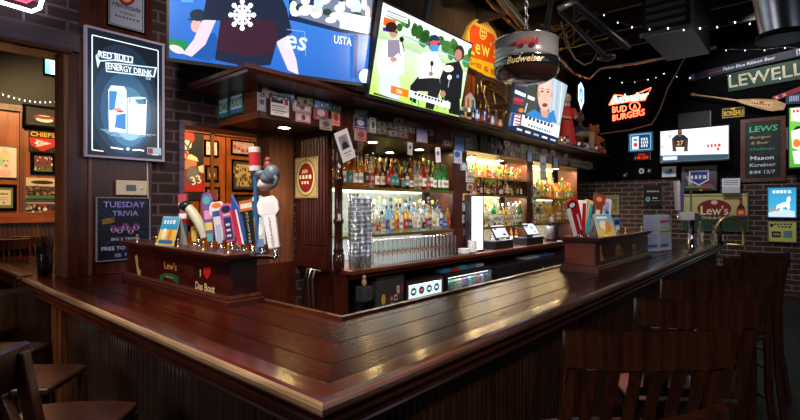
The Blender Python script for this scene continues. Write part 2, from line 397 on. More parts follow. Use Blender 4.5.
struct(MB().box(3.5, -3.2, 0, 3.6, YF, CH).build('wall_right', BRICKY))
struct(MB().box(-8.4, -3.3, 0, 3.6, -3.2, CH).build('wall_front', BRICKX))
struct(MB().box(-8.4, -3.2, 0, -8.2, YF, 3.0).build('wall_side_room', ORANGEW))
struct(MB().box(-8.4, -3.2, 3.0, -8.2, YF, CH).build('wall_side_room_upper', pbr('teal_paint', (.001, .006, .007), .6)))
# door-like opening trims
struct(MB().box(-4.80, .18, 2.87, XW+.045, 1.14, 2.93).box(-4.72, .2, 2.86, XW-.01, 1.12, 2.9).build('trim_2', MAHY))
struct(MB().box(XW+.001, .2, 2.89, XW+.05, 1.19, 3.04).build('trim_3', PURPW))
struct(MB().box(-4.77, 1.095, 1.075, XW-.001, 1.13, 2.93).build('trim_4', JAMBW))
struct(MB().box(XW, 1.12, 1.075, XW+.012, 1.76, 3.0).box(XW, 1.2, 3.1, XW+.012, 1.76, CH).build('trim_5', MAH))
struct(MB().box(XW+.012, 1.26, 1.075, XW+.03, 1.285, 2.95).build('trim_6', JAMBW))
struct(MB().box(XW-.02, 2.0, 1.0, XW+.03, 2.05, 2.46).build('trim_7', PURPW))
struct(MB().box(-4.78, 3.0, 1.0, XW+.0, 3.33, 2.46).build('trim_8', JAMBW))
struct(MB().box(-4.78, 2.05, 2.42, XW+.02, 3.0, 2.465).build('trim_9', MAHY))
# side room wainscot rail
struct(MB().box(-8.2, -.5, 1.42, -8.13, 2.6, 1.56).build('trim_10', wood('chair_rail_wood', '7a3410', 'b8621e', 1)))
mm = MB()
for i in range(60): mm.box(-8.2, -.5+i*.05, 0, -8.175, -.5+i*.05+.04, 1.42)
struct(mm.build('trim_11', BEAD))
struct(MB().box(-8.2, 4.2, 1.5, -8.15, 4.26, 3.0).box(-8.2, 1.48, 1.56, -8.17, 1.53, 3.0).box(-8.2, -.5, 2.94, -8.15, YF, 3.02).build('trim_12', JAMBW))
struct(MB().box(XW, .2, 0, XW+.02, 1.0, .995).build('trim_14', BEAD))
struct(MB().box(XW, 2.0, 0, XW+.02, 3.34, 1.02).build('trim_15', MAH))
struct(MB().box(-8.2, 3.3, 1.3, -8.13, 6.4, 1.42).build('trim_13', MAHY))

# ------------------------------------------------------------------ bar counter (L shaped)
BX, BY, BT, BW = -1.06, .88, 1.07, .76
BXE, BYE = -6.9, 9.3
bar = root('bar_counter', 'long L-shaped mahogany bar counter with thick moulded arm rail', 'bar', (0, 0, 0))
m = MB(); z0, z1 = BT-.04, BT
def slab(poly, z0, z1):
    n = len(poly); b = MB(); b.add([(x, y, z0) for x, y in poly]+[(x, y, z1) for x, y in poly], [tuple(range(n-1, -1, -1)), tuple(range(n, 2*n))]+[(i, (i+1) % n, (i+1) % n+n, i+n) for i in range(n)]); return b
slab([(BXE, BY+.02), (BX-.02, BY+.02), (BX-BW, BY+BW), (BXE, BY+BW)], z0, z1).build('bar_top', BARTOPX, bar)
slab([(BX-.02, BY+.0201), (BX-.02, BYE), (BX-BW, BYE), (BX-BW, BY+BW)], z0, z1).build('bar_top', BARTOP, bar)
st_x = lambda o, z: (BXE, BY-o, z)
st_c = lambda o, z: (BX+o, BY-o, z)
st_y = lambda o, z: (BX+o, BYE, z)
rail = [(-.125, 1.069), (-.12, 1.078), (-.105, 1.083), (-.03, 1.083), (-.012, 1.08), (-.003, 1.072), (0, 1.06), (-.001, 1.048), (-.008, 1.037), (-.02, 1.03)]
railt, nose = rail[:5]+[(-.012, 1.04), (-.12, 1.03)], [(-.0121, 1.0795), (-.004, 1.073), (0, 1.062), (-.001, 1.048), (-.007, 1.038), (-.012, 1.036)]
MB().sweep([st_x, st_c], railt, closed_prof=True).build('arm_rail', wood('rail_top_x', '34120a', '6e2d19', 0, rough=.2, coat=.3), bar)
MB().sweep([st_c, st_y], railt, closed_prof=True).build('arm_rail', wood('rail_top_y', '2e110a', '63291a', 1, rough=.2, coat=.3), bar)
MB().sweep([st_x, st_c], nose, closed_prof=True).build('nosing', RAILW, bar)['label'] = 'worn pale nosing of the arm rail, brightness painted in'
MB().sweep([st_c, st_y], nose, closed_prof=True).build('nosing', RAILY, bar)['label'] = 'worn brown nosing of the arm rail, dimness painted in'
mould = [(-.12, 1.031), (-.028, 1.031), (-.03, 1.022), (-.018, 1.014), (-.012, 1.006), (-.018, .999), (-.034, .996), (-.036, .975), (-.028, .968), (-.024, .96), (-.03, .953), (-.046, .95), (-.06, .93), (-.09, .92), (-.12, .91)]
MB().sweep([st_x, st_c], mould, closed_prof=True).build('rail_moulding', MAHX, bar)
MB().sweep([st_c, st_y], mould, closed_prof=True).build('rail_moulding', MAHY, bar)
# beadboard fronts
def beads(st_a, st_b, L0, L1, along, name):
    n = int((L1-L0)/.042); vs = []; fs = []
    for i in range(n*4+1):
        t = L0+(L1-L0)*i/(n*4); o = -.125-(0.007 if i % 4 == 0 else 0)
        for z in (.02, .985): vs.append((t, BY-o, z) if along == 'x' else (BX+o, t, z))
    for i in range(n*4): fs.append((2*i, 2*i+2, 2*i+3, 2*i+1))
    MB().add(vs, fs).build(name, BEAD, bar, fix=False)
beads(None, None, BXE, BX-.125, 'x', 'front_panel'); beads(None, None, BY+.125, BYE, 'y', 'front_panel')
slab([(BXE, BY+.14), (BX-.14, BY+.14), (BX-.14, BYE), (BX-.18, BYE), (BX-.18, BY+.18), (BXE, BY+.18)], .0, 1.03).build('core', BLACK, bar)
slab([(BXE, BY+.05), (BX-.05, BY+.05), (BX-.05, BYE), (BX-.13, BYE), (BX-.13, BY+.13), (BXE, BY+.13)], 0.001, .14).build('kick_board', MAHX, bar)
m = MB()
for x in (-4.17,): m.box(x-.13, BY+.085, .14, x+.13, BY+.125, .93); m.box(x-.05, BY+.07, .14, x+.05, BY+.125, .93)
m.build('pilaster', wood('pilaster_wood', '6a3a20', 'a0623a', 2), bar)
for y in (3.3, 5.8): MB().box(BX-.125, y-.07, .14, BX-.095, y+.07, .93).build('pilaster', MAH, bar)
# raised back edge
slab([(BXE, BY+BW-.012), (BX-BW+.012, BY+BW-.012), (BX-BW+.012, BYE), (BX-BW-.02, BYE), (BX-BW-.02, BY+BW+.02), (BXE, BY+BW+.02)], BT-.05, BT+.012).build('back_edge', MAHX, bar)
slab([(-4.4, BY+BW-.05), (BX-BW+.05, BY+BW-.05), (BX-BW+.05, BYE), (BX-BW+.03, BYE), (BX-BW+.03, BY+BW-.03), (-4.4, BY+BW-.03)], .02, BT-.05).build('back_panel', MAHX, bar)

# ------------------------------------------------------------------ hutch / back bar
HF = -3.78; HY0, HY1 = 3.35, 10.5; CT = .965; SB = 2.45
hut = root('back_bar_hutch', 'dark mahogany back bar with fluted end panel, turned column and lit bottle bays', 'cabinet', (0, 0, 0))
m = MB(); m.box(XW, HY0, CT, HF-.16, HY0+.06, SB)
m.build('end_panel', MAH, hut)
m = MB(); nfl = 9; xa, xb = -4.40, -3.97
for i in range(nfl):
    x = xa+(xb-xa)*(i+.5)/nfl; m.tube([(x, HY0-.006, 1.22), (x, HY0-.006, SB-.05)], .019, 8)
m.build('fluting', MAH, hut)
MB().box(-4.44, HY0-.03, CT+.001, -3.95, HY0, 1.2).build('plinth_block', MAH, hut, bevel=.006)
MB().lathe([(.06, CT), (.065, CT+.03), (.065, 1.12), (.05, 1.14), (.06, 1.16), (.048, 1.2), (.045, 1.45), (.056, 1.47), (.056, 1.5), (.045, 1.52), (.045, 1.9), (.058, 1.92), (.058, 1.96), (.045, 1.98), (.045, 2.28), (.06, 2.31), (.065, 2.36), (.065, SB)], 20, (HF-.075, HY0+.075, 0)).build('turned_column', pbr('dark_gloss_wood', (.03, .008, .005), .18, coat=1), hut)
posts = [(5.62, 5.98), (7.95, 8.2), (10.35, 10.5)]
for a, b in posts: MB().box(-4.3, a, CT, HF-.1, b, SB).build('divider', MAH, hut)
bays = [(3.42, 5.62), (5.98, 7.95), (8.2, 10.35)]
for i, (a, b) in enumerate(bays):
    if i == 0:
        MB().box(-4.46, a, 1.86, -4.44, b, SB).build('mirror', MIRROR, hut); MB().box(-4.46, a, CT, -4.44, b, 1.86).build('back_panel', PALEBACK, hut)
    else: MB().box(-4.46, a, CT, -4.44, b, SB).build('back_panel', WARMBACK, hut)
SHG = pbr('green_glass_edge', (.5, .6, .35), .1, trans=.6)
for (a, b), zs in zip(bays, [(1.32, 1.865), (1.32, 1.83, 2.1), (1.32, 1.80)]):
    for z in zs:
        MB().box(-4.44, a, z-.016, -3.86, b, z-.002).build('shelf', SHG, hut)
        if z < 2: MB().box(-3.872, a, z-.035, -3.857, b, z-.003).build('shelf_edge', pbr('brass_edge', (.30, .22, .06), .35, .7), hut)
        if z > 1.5 and z < 2:
            MB().box(-4.43, a+.05, z-.03, -4.41, b-.05, z-.018).build('shelf_light', pbr('shelf_led', (1, .9, .6), emit=(1, .9, .66), es=5), hut)
for a, b in bays[1:]:
    MB().box(-4.43, a+.05, SB-.03, -4.41, b-.05, SB-.002).build('shelf_light', pbr('shelf_led_warm', (1, .85, .5), emit=(1, .72, .35), es=9), hut)
for i, (a, b) in enumerate(bays):
    ww = b-a-.1; y = (a+b)/2
    light('shelf_strip_light', 'AREA', (-4.0, y, 1.80 if i else 1.84), (20, 36, 36)[i], (1, .92, .74) if i else (.95, .97, .9), ww, .1, aim=(-4.15, y, 1.0))
    if i: light('shelf_strip_light', 'AREA', (-3.92, y, SB-.06), (9, 50, 50)[i], (1, .8, .5), ww, .1, aim=(-4.15, y, 1.8))
    if i == 0: light('glass_stack_fill', 'SPOT', (-3.2, 3.3, 2.4), 40, (.9, .92, 1), .1, aim=(-3.78, 3.65, 1.3), spot=.5)  # fill spot added to brighten the pint glass stacks
    light('shelf_strip_light', 'AREA', (-3.98, y, 1.29), (24, 14, 14)[i], (.9, .95, 1), ww, .1, aim=(-4.1, y, .5))
# counter
cn = root('back_counter', 'long wooden back counter under the bottle shelves, with red-brown front edge', 'counter', (0, 0, 0))
m = MB(); m.box(-4.44, HY0+.07, CT-.045, -3.64, 9.35, CT-.001); m.build('worktop', wood('counter_wood', '4a2012', '8a4426', 1, rough=.3), cn, bevel=.008)
m = MB(); m.box(-4.44, 3.42, 0.001, -3.74, 3.46, CT-.045); m.build('side_panel', MAH, cn)
MB().box(-4.44, 3.46, 0.001, -4.40, 9.35, CT-.045).build('back_board', BLACK, cn)
MB().box(-4.4, 9.31, 0.001, -3.74, 9.35, CT-.045).build('side_panel', MAH, cn)
MB().box(-3.78, 3.46, CT-.1, -3.70, 9.31, CT-.045).build('apron', MAHY, cn)
# soffit with crown ledge
sof = root('soffit_ledge', 'long dark wood soffit with sloping crown ledge above the back bar', 'ledge', (0, 0, 0))
LE = -3.42; YE0 = 2.06; SE = 11.28
cx = lambda o, z: (XW+.002, YE0-o, z); cc = lambda o, z: (LE+o, YE0-o, z); cy = lambda o, z: (LE+o, SE, z)
crown = [(-1.08, 2.80), (0, 2.80), (.0, 2.765), (-.018, 2.76), (-.03, 2.74), (-.05, 2.74), (-.30, 2.725), (-.315, 2.71), (-.34, 2.705)]
MB().sweep([cx, cc], [(-.02, 2.80)]+crown[1:], caps=True, closed_prof=True).build('crown', MAHX, sof)
MB().sweep([cc, cy], [(-.02, 2.80)]+crown[1:], caps=True, closed_prof=True).build('crown', MAHY, sof)
MB().box(XW+.002, YE0+.02, 2.775, LE-.02, SE, 2.799).build('ledge_top', MAHY, sof)
FY = YE0+.34; FX = LE-.34
MB().box(XW+.002, FY, SB, FX-.03, FY+.03, 2.72).build('end_face', wood('soffit_end_wood', '5a2a16', '9a5230', 0), sof)
MB().box(FX-.03, FY, SB, FX, SE, 2.72).build('front_face', wood('soffit_face_wood', '38100c', '541a14', 1), sof)
m = MB(); m.box(FX, FY-.006, SB, FX+.008, FY+.05, 2.70); 
for y in (2.72, 3.5, 4.28, 5.06, 5.84, 6.62, 7.4, 8.2, 9.0, 9.8): m.box(FX, y-.03, SB, FX+.008, y+.03, 2.70)
m.box(FX, FY, SB, FX+.01, SE, SB+.025)
m.build('face_trim', MAHY, sof)
MB().box(XW+.002, FY+.03, SB+.001, FX-.03, SE, SB+.02).build('underside', wood('soffit_under', '1c0b07', '34160c', 1), sof)
for k_, (x, y) in enumerate(((-4.03, 2.85), (-4.12, 4.22), (-4.16, 5.2), (-4.12, 6.5), (-4.12, 7.4), (-4.12, 8.8), (-4.12, 9.8))):
    r = root('recessed_downlight', 'round recessed downlight in the soffit above the ' + ('tap handles at the hood end', 'left bottle bay, nearer of its two', 'left bottle bay, farther of its two', 'middle bay, left one', 'middle bay, right one', 'right bay, left one', 'right bay, right one')[k_], 'light', (x, y, SB), group='downlights in the soffit')
    MB().lathe([(.045, 0), (.075, -.002), (.078, -.008), (.06, -.012), (.05, -.006)], 20).build('ring', OBRASS, r)
    MB().lathe([(.001, -.009), (.056, -.0095)], 20, cap=False).build('lens', LAMP, r)
    light('downlight_beam', 'SPOT', (x, y, SB-.02), 50 if y > 3 else 55, (1, .72, .4), .05, aim=(x, y, 0), spot=2.2, blend=.8)

# ------------------------------------------------------------------ bottles
def gl(name, c, tr=.85, r=.06): return pbr(name, c, r, trans=tr, ior=1.33)
BM = {'clear': gl('clear_liquor', (.93, .95, .95), .9), 'amber': gl('amber_liquor', (.9, .38, .07)), 'gold': gl('gold_liquor', (.95, .62, .16)), 'brown': gl('brown_liquor', (.42, .13, .04)),
      'red': gl('red_liquor', (.75, .06, .03)), 'green': gl('green_bottle', (.05, .42, .12), .8), 'dark': pbr('dark_bottle', (.015, .012, .012), .12), 'blue': gl('blue_bottle', (.35, .6, .9))}
PROF = {'round': [(.001, 0), (.036, .0), (.038, .01), (.038, .19), (.03, .225), (.014, .25), (.0125, .31), (.0145, .312), (.0145, .325)],
        'tall': [(.001, 0), (.033, 0), (.035, .01), (.035, .21), (.028, .24), (.013, .285), (.012, .34), (.014, .342), (.014, .355)],
        'squat': [(.001, 0), (.046, 0), (.049, .012), (.049, .13), (.04, .165), (.017, .19), (.015, .235), (.018, .237), (.018, .25)],
        'wine': [(.001, 0), (.036, 0), (.037, .01), (.037, .17), (.03, .2), (.018, .23), (.0135, .27), (.0135, .315), (.0155, .317), (.0155, .33)],
        'mini': [(.001, 0), (.02, 0), (.021, .006), (.021, .075), (.012, .095), (.008, .105), (.008, .13)]}
LABR = {'round': (.0388, .05, .16), 'tall': (.0358, .05, .17), 'squat': (.0498, .03, .11), 'wine': (.0378, .04, .14), 'mini': (.0217, .02, .06)}
LC = {'white': 'ece8e0', 'cream': 'd8c8a0', 'black': '181818', 'red': 'a82222', 'teal': '2a8a88', 'yellow': 'd8b030', 'blue': '2a4a9a', 'orange': 'd87028', 'green': '2f6b3a', 'pink': 'd890a0'}
CC = {'black': '0c0c0c', 'gold': 'b08a30', 'red': '8a1515', 'white': 'd8d8d8', 'wood': '8a5a30', 'green': '1a5a2a'}
BME = {}
def bottle(kind, colr, lab, cap, loc, label, group, s=1.0):
    k = (kind, colr)
    if k not in BME:
        o = MB().lathe(PROF[kind], 14).build('liquor_bottle', BM[colr]); BME[k] = o.data; bpy.data.objects.remove(o)
    r = bpy.data.objects.new('liquor_bottle', BME[k]); COL.objects.link(r); r.location = loc; r.scale = (s, s, s); r.rotation_euler = (0, 0, rnd.uniform(-.5, .5))
    tag(r, label, 'bottle', group)
    k2 = (kind, 'L', lab)
    if k2 not in BME:
        R, a, b = LABR[kind]; n = 12; vs = []; fs = []; cs = []
        for i in range(n+1):
            t = -1.35+2.7*i/n
            for z in (a, a+(b-a)*.3, a+(b-a)*.34, a+(b-a)*.62, a+(b-a)*.66, b): vs.append((R*cos(t), R*sin(t), z))
        for i in range(n):
            for j in range(5): fs.append((i*6+j, (i+1)*6+j, (i+1)*6+j+1, i*6+j+1))
        base = lin(hx(LC[lab])); alt = tuple(.25*x+.1 for x in base) if sum(base) > .8 else tuple(.4*x+.35 for x in base)
        o = MB().add(vs, fs, True).build('paper_label', PAPER); me = o.data; at = me.attributes.new('Col', 'FLOAT_COLOR', 'CORNER')
        for p in me.polygons:
            zc = p.center.z; q = (zc-a)/(b-a); inn = abs(math.atan2(p.center.y, p.center.x)) < .75
            for li in p.loop_indices: at.data[li].color = (*(alt if (.3 < q < .66 and inn) else base), 1)
        BME[k2] = me; bpy.data.objects.remove(o)
    l = bpy.data.objects.new('paper_label', BME[k2]); COL.objects.link(l); l.parent = r
    k3 = (kind, 'C', cap)
    if k3 not in BME:
        R, Z = PROF[kind][-1]; o = MB().lathe([(R*1.12, Z-.025), (R*1.12, Z+.012), (R*.9, Z+.016), (.001, Z+.016)], 12).build('cap', pbr('cap_'+cap, CC[cap], .3)); BME[k3] = o.data; bpy.data.objects.remove(o)
    c = bpy.data.objects.new('cap', BME[k3]); COL.objects.link(c); c.parent = r
    return r
ORD = ['leftmost'] + ['%s from the left' % w for w in ('second', 'third', 'fourth', 'fifth', 'sixth', 'seventh', 'eighth', 'ninth', 'tenth', 'eleventh', 'twelfth', 'thirteenth', 'fourteenth', 'fifteenth', 'sixteenth', 'seventeenth', 'eighteenth', 'nineteenth', 'twentieth', 'twenty-first', 'twenty-second', 'twenty-third', 'twenty-fourth', 'twenty-fifth', 'twenty-sixth', 'twenty-seventh', 'twenty-eighth', 'twenty-ninth', 'thirtieth')]
def row(y0, y1, step, x, z, kinds, cols, labs, caps, where, group, s=(.95, 1.1), skip=()):
    y = y0; i = 0
    while y < y1:
        k = kinds[i] if isinstance(kinds, list) and len(kinds) > i and isinstance(kinds[0], tuple) else None
        kind = rnd.choice(kinds); c = rnd.choice(cols); l = rnd.choice(labs); cp = rnd.choice(caps)
        if group == 'upper shelf bottles of the left bay':
            if i < 4: kind, c, l = 'round', 'amber', ['white', 'teal', 'white', 'white'][i]
            if y > y1-.4: kind, c, l, cp = 'wine', 'green', 'white', 'green'
        adj = {'clear': 'clear', 'amber': 'amber', 'gold': 'golden', 'brown': 'brown', 'red': 'red', 'green': 'green', 'dark': 'black', 'blue': 'pale blue'}[c]
        bottle(kind, c, l, cp, (x+rnd.uniform(-.012, .012), y, z), '%s bottle with %s label, %s %s' % (adj, l, ORD[min(i, 29)], where), group, rnd.uniform(*s))
        y += step*rnd.uniform(.96, 1.08); i += 1
row(3.56, 5.58, .088, -3.93, 1.865, ['round', 'tall', 'wine', 'squat'], ['amber', 'amber', 'gold', 'clear', 'brown', 'red', 'clear', 'dark'], ['white', 'white', 'cream', 'red', 'black', 'teal'], ['black', 'gold', 'wood'], 'in left bay upper front row', 'upper shelf bottles of the left bay', (1.0, 1.12))
row(3.52, 5.58, .11, -4.08, 1.865, ['round', 'tall', 'wine'], ['clear', 'gold', 'green', 'brown'], ['white', 'cream', 'yellow'], ['black', 'gold', 'green'], 'in left bay upper back row', 'back row bottles of the left bay', (1.1, 1.22))
row(3.93, 5.58, .085, -3.93, 1.32, ['round', 'tall', 'squat'], ['gold', 'clear', 'clear', 'clear', 'amber', 'clear', 'blue'], ['white', 'blue', 'red', 'cream', 'white', 'black'], ['black', 'wood', 'black', 'white'], 'in left bay lower front row', 'lower shelf bottles of the left bay', (.95, 1.08))
row(3.9, 5.58, .1, -4.08, 1.32, ['tall', 'round'], ['clear', 'clear', 'gold', 'blue'], ['white', 'white', 'cream'], ['white', 'black', 'gold'], 'in left bay lower back row', 'lower back row bottles of the left bay', (1.1, 1.25))
row(6.1, 7.88, .1, -3.95, 1.83, ['round', 'squat', 'wine'], ['gold', 'dark', 'brown', 'amber', 'gold', 'dark'], ['orange', 'black', 'green', 'white', 'yellow', 'red'], ['black', 'gold', 'red'], 'on middle bay upper shelf', 'upper shelf bottles of the middle bay', (.75, .85))
row(6.08, 7.88, .085, -3.95, 2.1, ['mini'], ['gold', 'amber', 'red', 'green', 'clear'], ['yellow', 'red', 'green', 'orange', 'white'], ['red', 'gold', 'black'], 'on middle bay top shelf', 'miniatures on the top glass shelf', (1.3, 1.7))
row(6.1, 7.88, .085, -3.95, 1.32, ['round', 'tall', 'squat'], ['clear', 'clear', 'gold', 'green', 'clear'], ['white', 'cream', 'orange', 'white'], ['black', 'gold', 'white'], 'on middle bay lower shelf', 'lower shelf bottles of the middle bay', (1.0, 1.15))
row(8.3, 10.3, .095, -3.95, 1.80, ['round', 'tall', 'squat'], ['gold', 'amber', 'gold', 'clear', 'green', 'brown'], ['cream', 'yellow', 'white', 'orange', 'green'], ['gold', 'black', 'red'], 'on right bay upper shelf', 'upper shelf bottles of the right bay', (1.0, 1.2))
row(8.3, 10.3, .1, -3.95, 1.32, ['round', 'tall'], ['gold', 'clear', 'amber', 'gold'], ['cream', 'yellow', 'white', 'orange'], ['black', 'wood', 'gold'], 'on right bay lower shelf', 'lower shelf bottles of the right bay', (1.0, 1.2))

# stacked pint glasses and upturned glasses
gp = [(.032, 0), (.044, .15), (.0425, .15), (.031, .004), (.001, .004)]
o = MB().lathe([(.0425, .143), (.0452, .143), (.0455, .151), (.0425, .151)], 18).build('rim', pbr('glass_rim', (.75, .8, .9), .15, trans=.3)); PR = o.data; bpy.data.objects.remove(o)
o = MB().lathe([(.001, 0)]+gp, 16).build('pint_glass', thin_glass('stacked_glass', (.95, .97, 1), .5)); PG = o.data; bpy.data.objects.remove(o)
o = MB().lathe([(.001, .14), (.028, .14), (.033, .128), (.037, .003), (.034, 0), (.001, 0)], 16).build('tumbler', pbr('tumbler_glass', (.97, .98, 1), .02, trans=1, ior=1.3)); TG = o.data; bpy.data.objects.remove(o)
rnd.seed(3)
for si, (x, y) in enumerate(((-3.74, 3.56), (-3.75, 3.67), (-3.76, 3.78), (-3.86, 3.62), (-3.87, 3.74))):
    n = (15, 14, 14, 15, 13)[si]
    for k in range(n):
        g = bpy.data.objects.new('pint_glass', PG); COL.objects.link(g); g.location = (x, y, CT+k*.048); gr_ = bpy.data.objects.new('rim', PR); COL.objects.link(gr_); gr_.parent = g
        tag(g, 'clear pint glass in the %s nested stack, %s' % (('front left', 'front middle', 'front right', 'rear left', 'rear right')[si], 'lowest of the stack' if k == 0 else 'topmost of the stack' if k == n-1 else ORD[k].replace('from the left', 'from the bottom')), 'glass', 'nested pint glass stacks')
for ri, x in enumerate((-3.81, -3.96)):
    for lv in range(2 if ri else 2):
        for i in range(20):
            y = 3.95+i*.083+(.03 if ri % 2 else 0)
            if y > 5.58: continue
            g = bpy.data.objects.new('tumbler', TG); COL.objects.link(g); g.location = (x, y, CT+lv*.141)
            tag(g, 'clear upturned tumbler, %s in the %s row, %s layer' % (ORD[i], ('front', 'back')[ri], ('lower', 'upper')[lv]), 'glass', 'upturned tumblers on the back counter')

# ------------------------------------------------------------------ signs and screens: px -> artwork coordinates on the real plane
def mapper(c, R, U, w, h):
    c = Vector(c); R = Vector(R).normalized(); U = Vector(U).normalized(); N = R.cross(U); O = Vector((0, 0, CZ))
    def M(x, y):
        d = ray(x, y); t = (c-O).dot(N)/d.dot(N); p = O+d*t-c; return (p.dot(R)/w+.5, p.dot(U)/h+.5)
    return M
def zm(M, x0, y0, k): return lambda X, Y: M(x0+X/k, y0+Y/k)
def ellpx(pic, Z, X, Y, rx, ry, c, n=18, rot=0):
    pic.poly([Z(X+rx*cos(a)*cos(rot)-ry*sin(a)*sin(rot), Y+rx*cos(a)*sin(rot)+ry*sin(a)*cos(rot)) for a in [2*pi*k/n for k in range(n)]], c)
def polypx(pic, Z, pts, c): pic.poly([Z(*p) for p in pts], c)
def linepx(pic, Z, pts, wd, c): pic.line([Z(*p) for p in pts], wd, c)

def television(label, c, R, U, w, draw, bez=.018, mount=None, wall=None, glow=6, group=None, hh=None):
    h = hh or w*9/16; r = root('television', label, 'television', group=group); R = Vector(R).normalized(); U = Vector(U).normalized()
    N = R.cross(U); orient(r, Vector(c)-N*.03, R, U)
    MB().box(-w/2-bez, -h/2-bez*1.6, -.03, w/2+bez, h/2+bez, .026).build('housing', PLAST, r, bevel=.006)
    MB().box(-w/2-bez, -h/2-bez*1.6, .0262, w/2+bez, -h/2, .03).box(-w/2-bez, h/2, .0262, w/2+bez, h/2+bez, .03).box(-w/2-bez, -h/2, .0262, -w/2, h/2, .03).box(w/2, -h/2, .0262, w/2+bez, h/2, .03).build('bezel', pbr('tv_bezel', (.03, .03, .035), .25), r)
    m = MB().box(-.2, -.2, -.055, .2, .2, -.0305)
    if mount: m.box(-.03, -.1, -.11, .03, mount, -.0552)
    if wall: m.box(-.08, -.08, -wall, .08, .08, -.0552)
    m.build('mount', DSTEEL, r)
    pic = Pic(w, h, '101418'); M = mapper(Vector(c), R, U, w, h); draw(pic, M); pic.build('screen', SCREEN, r, off=.028); return r

# TV 1, above the hood
pl, pr = atZ(169, 57.5, 2.83), atZ(367, 83.5, 2.83); R1 = (pr-pl).normalized(); n1 = R1.cross(Vector(UZ)); U1 = Vector(UZ)*cos(.17)+n1*sin(.17); w1 = (pr-pl).length
def d1(p, M):
    Z = zm(M, 160, 0, 3.3333)
    p.rect(0, 0, 1, 1, '2360b8', '3b82d8')
    polypx(p, Z, [(430, -60), (720, -60), (710, 120), (600, 108), (430, 66)], '10264a')
    polypx(p, Z, [(445, -60), (720, -60), (706, 112), (600, 95), (440, 50)], '6a7890')
    rr = random.Random(4)
    for i in range(46):
        X, Y = rr.uniform(440, 700), rr.uniform(-40, 85)
        if Y > 45+(X-440)*.2: continue
        ellpx(p, Z, X, Y, rr.uniform(8, 26), rr.uniform(8, 26), rr.choice(['ffffff', 'f4e6ec', 'e8c8c0', '2a3c30', 'c4d4ee', 'f8f0f4', '40506a', 'd8e6ff', '12304a']), 10)
    polypx(p, Z, [(596, 95), (690, 115), (700, 60), (600, 40)], 'f6f2fa')
    polypx(p, Z, [(30, 128), (95, 138), (90, 178), (30, 170)], '14804a')
    ellpx(p, Z, 55, 165, 26, 12, 'f0c8c8', rot=.4)
    polypx(p, Z, [(70, 10), (110, 10), (110, -30), (70, -30)], '5a9ae0')
    # left person
    ellpx(p, Z, 120, 88, 18, 22, 'd8a8a0'); ellpx(p, Z, 125, 52, 27, 20, '18303c'); linepx(p, Z, [(92, 66), (150, 68)], .012, '18303c')
    polypx(p, Z, [(110, 125), (180, 110), (215, 175), (160, 205), (105, 190)], '15509a')
    # man seen from behind
    polypx(p, Z, [(140, 70), (190, 60), (150, 150), (105, 190), (75, 180), (110, 135)], 'd8c4d4')
    polypx(p, Z, [(385, 140), (425, 120), (452, 200), (460, 250), (425, 235), (395, 165)], 'd4c8e0')
    polypx(p, Z, [(165, -70), (375, -70), (420, 30), (438, 110), (388, 140), (366, 218), (280, 222), (182, 200), (200, 70), (140, 68)], '142038')
    polypx(p, Z, [(200, 68), (290, 60), (385, 75), (388, 140), (370, 180), (290, 188), (188, 168)], '35182c')
    for k in range(8):
        a = k*pi/4; X, Y = 272+38*cos(a), 52+44*sin(a); linepx(p, Z, [(272, 52), (X, Y)], .026, 'f4f6ff'); ellpx(p, Z, X, Y, 9, 9, 'f4f6ff', 6)
        a2 = a+.39; ellpx(p, Z, 272+26*cos(a2), 52+30*sin(a2), 5, 5, 'f4f6ff', 5)
    a = Z(450, 145); p.text('es', a[0], a[1], .12, 'cfe0ff', shear=.15); linepx(p, Z, [(420, 100), (478, 108), (482, 188)], .004, '9ac0f0')
    a = Z(605, 137); p.text('USTA', a[0], a[1], .075, 'eef4ff', .1)
    polypx(p, Z, [(640, 115), (655, 118), (650, 262), (640, 260)], '0c3a78')
    ellpx(p, Z, 680, 255, 22, 24, 'e8f0ff')
television('very large television above the hood corner showing a player from behind on blue', (pl+pr)/2+U1*w1*9/32, R1, U1, w1, d1, mount=1.9)
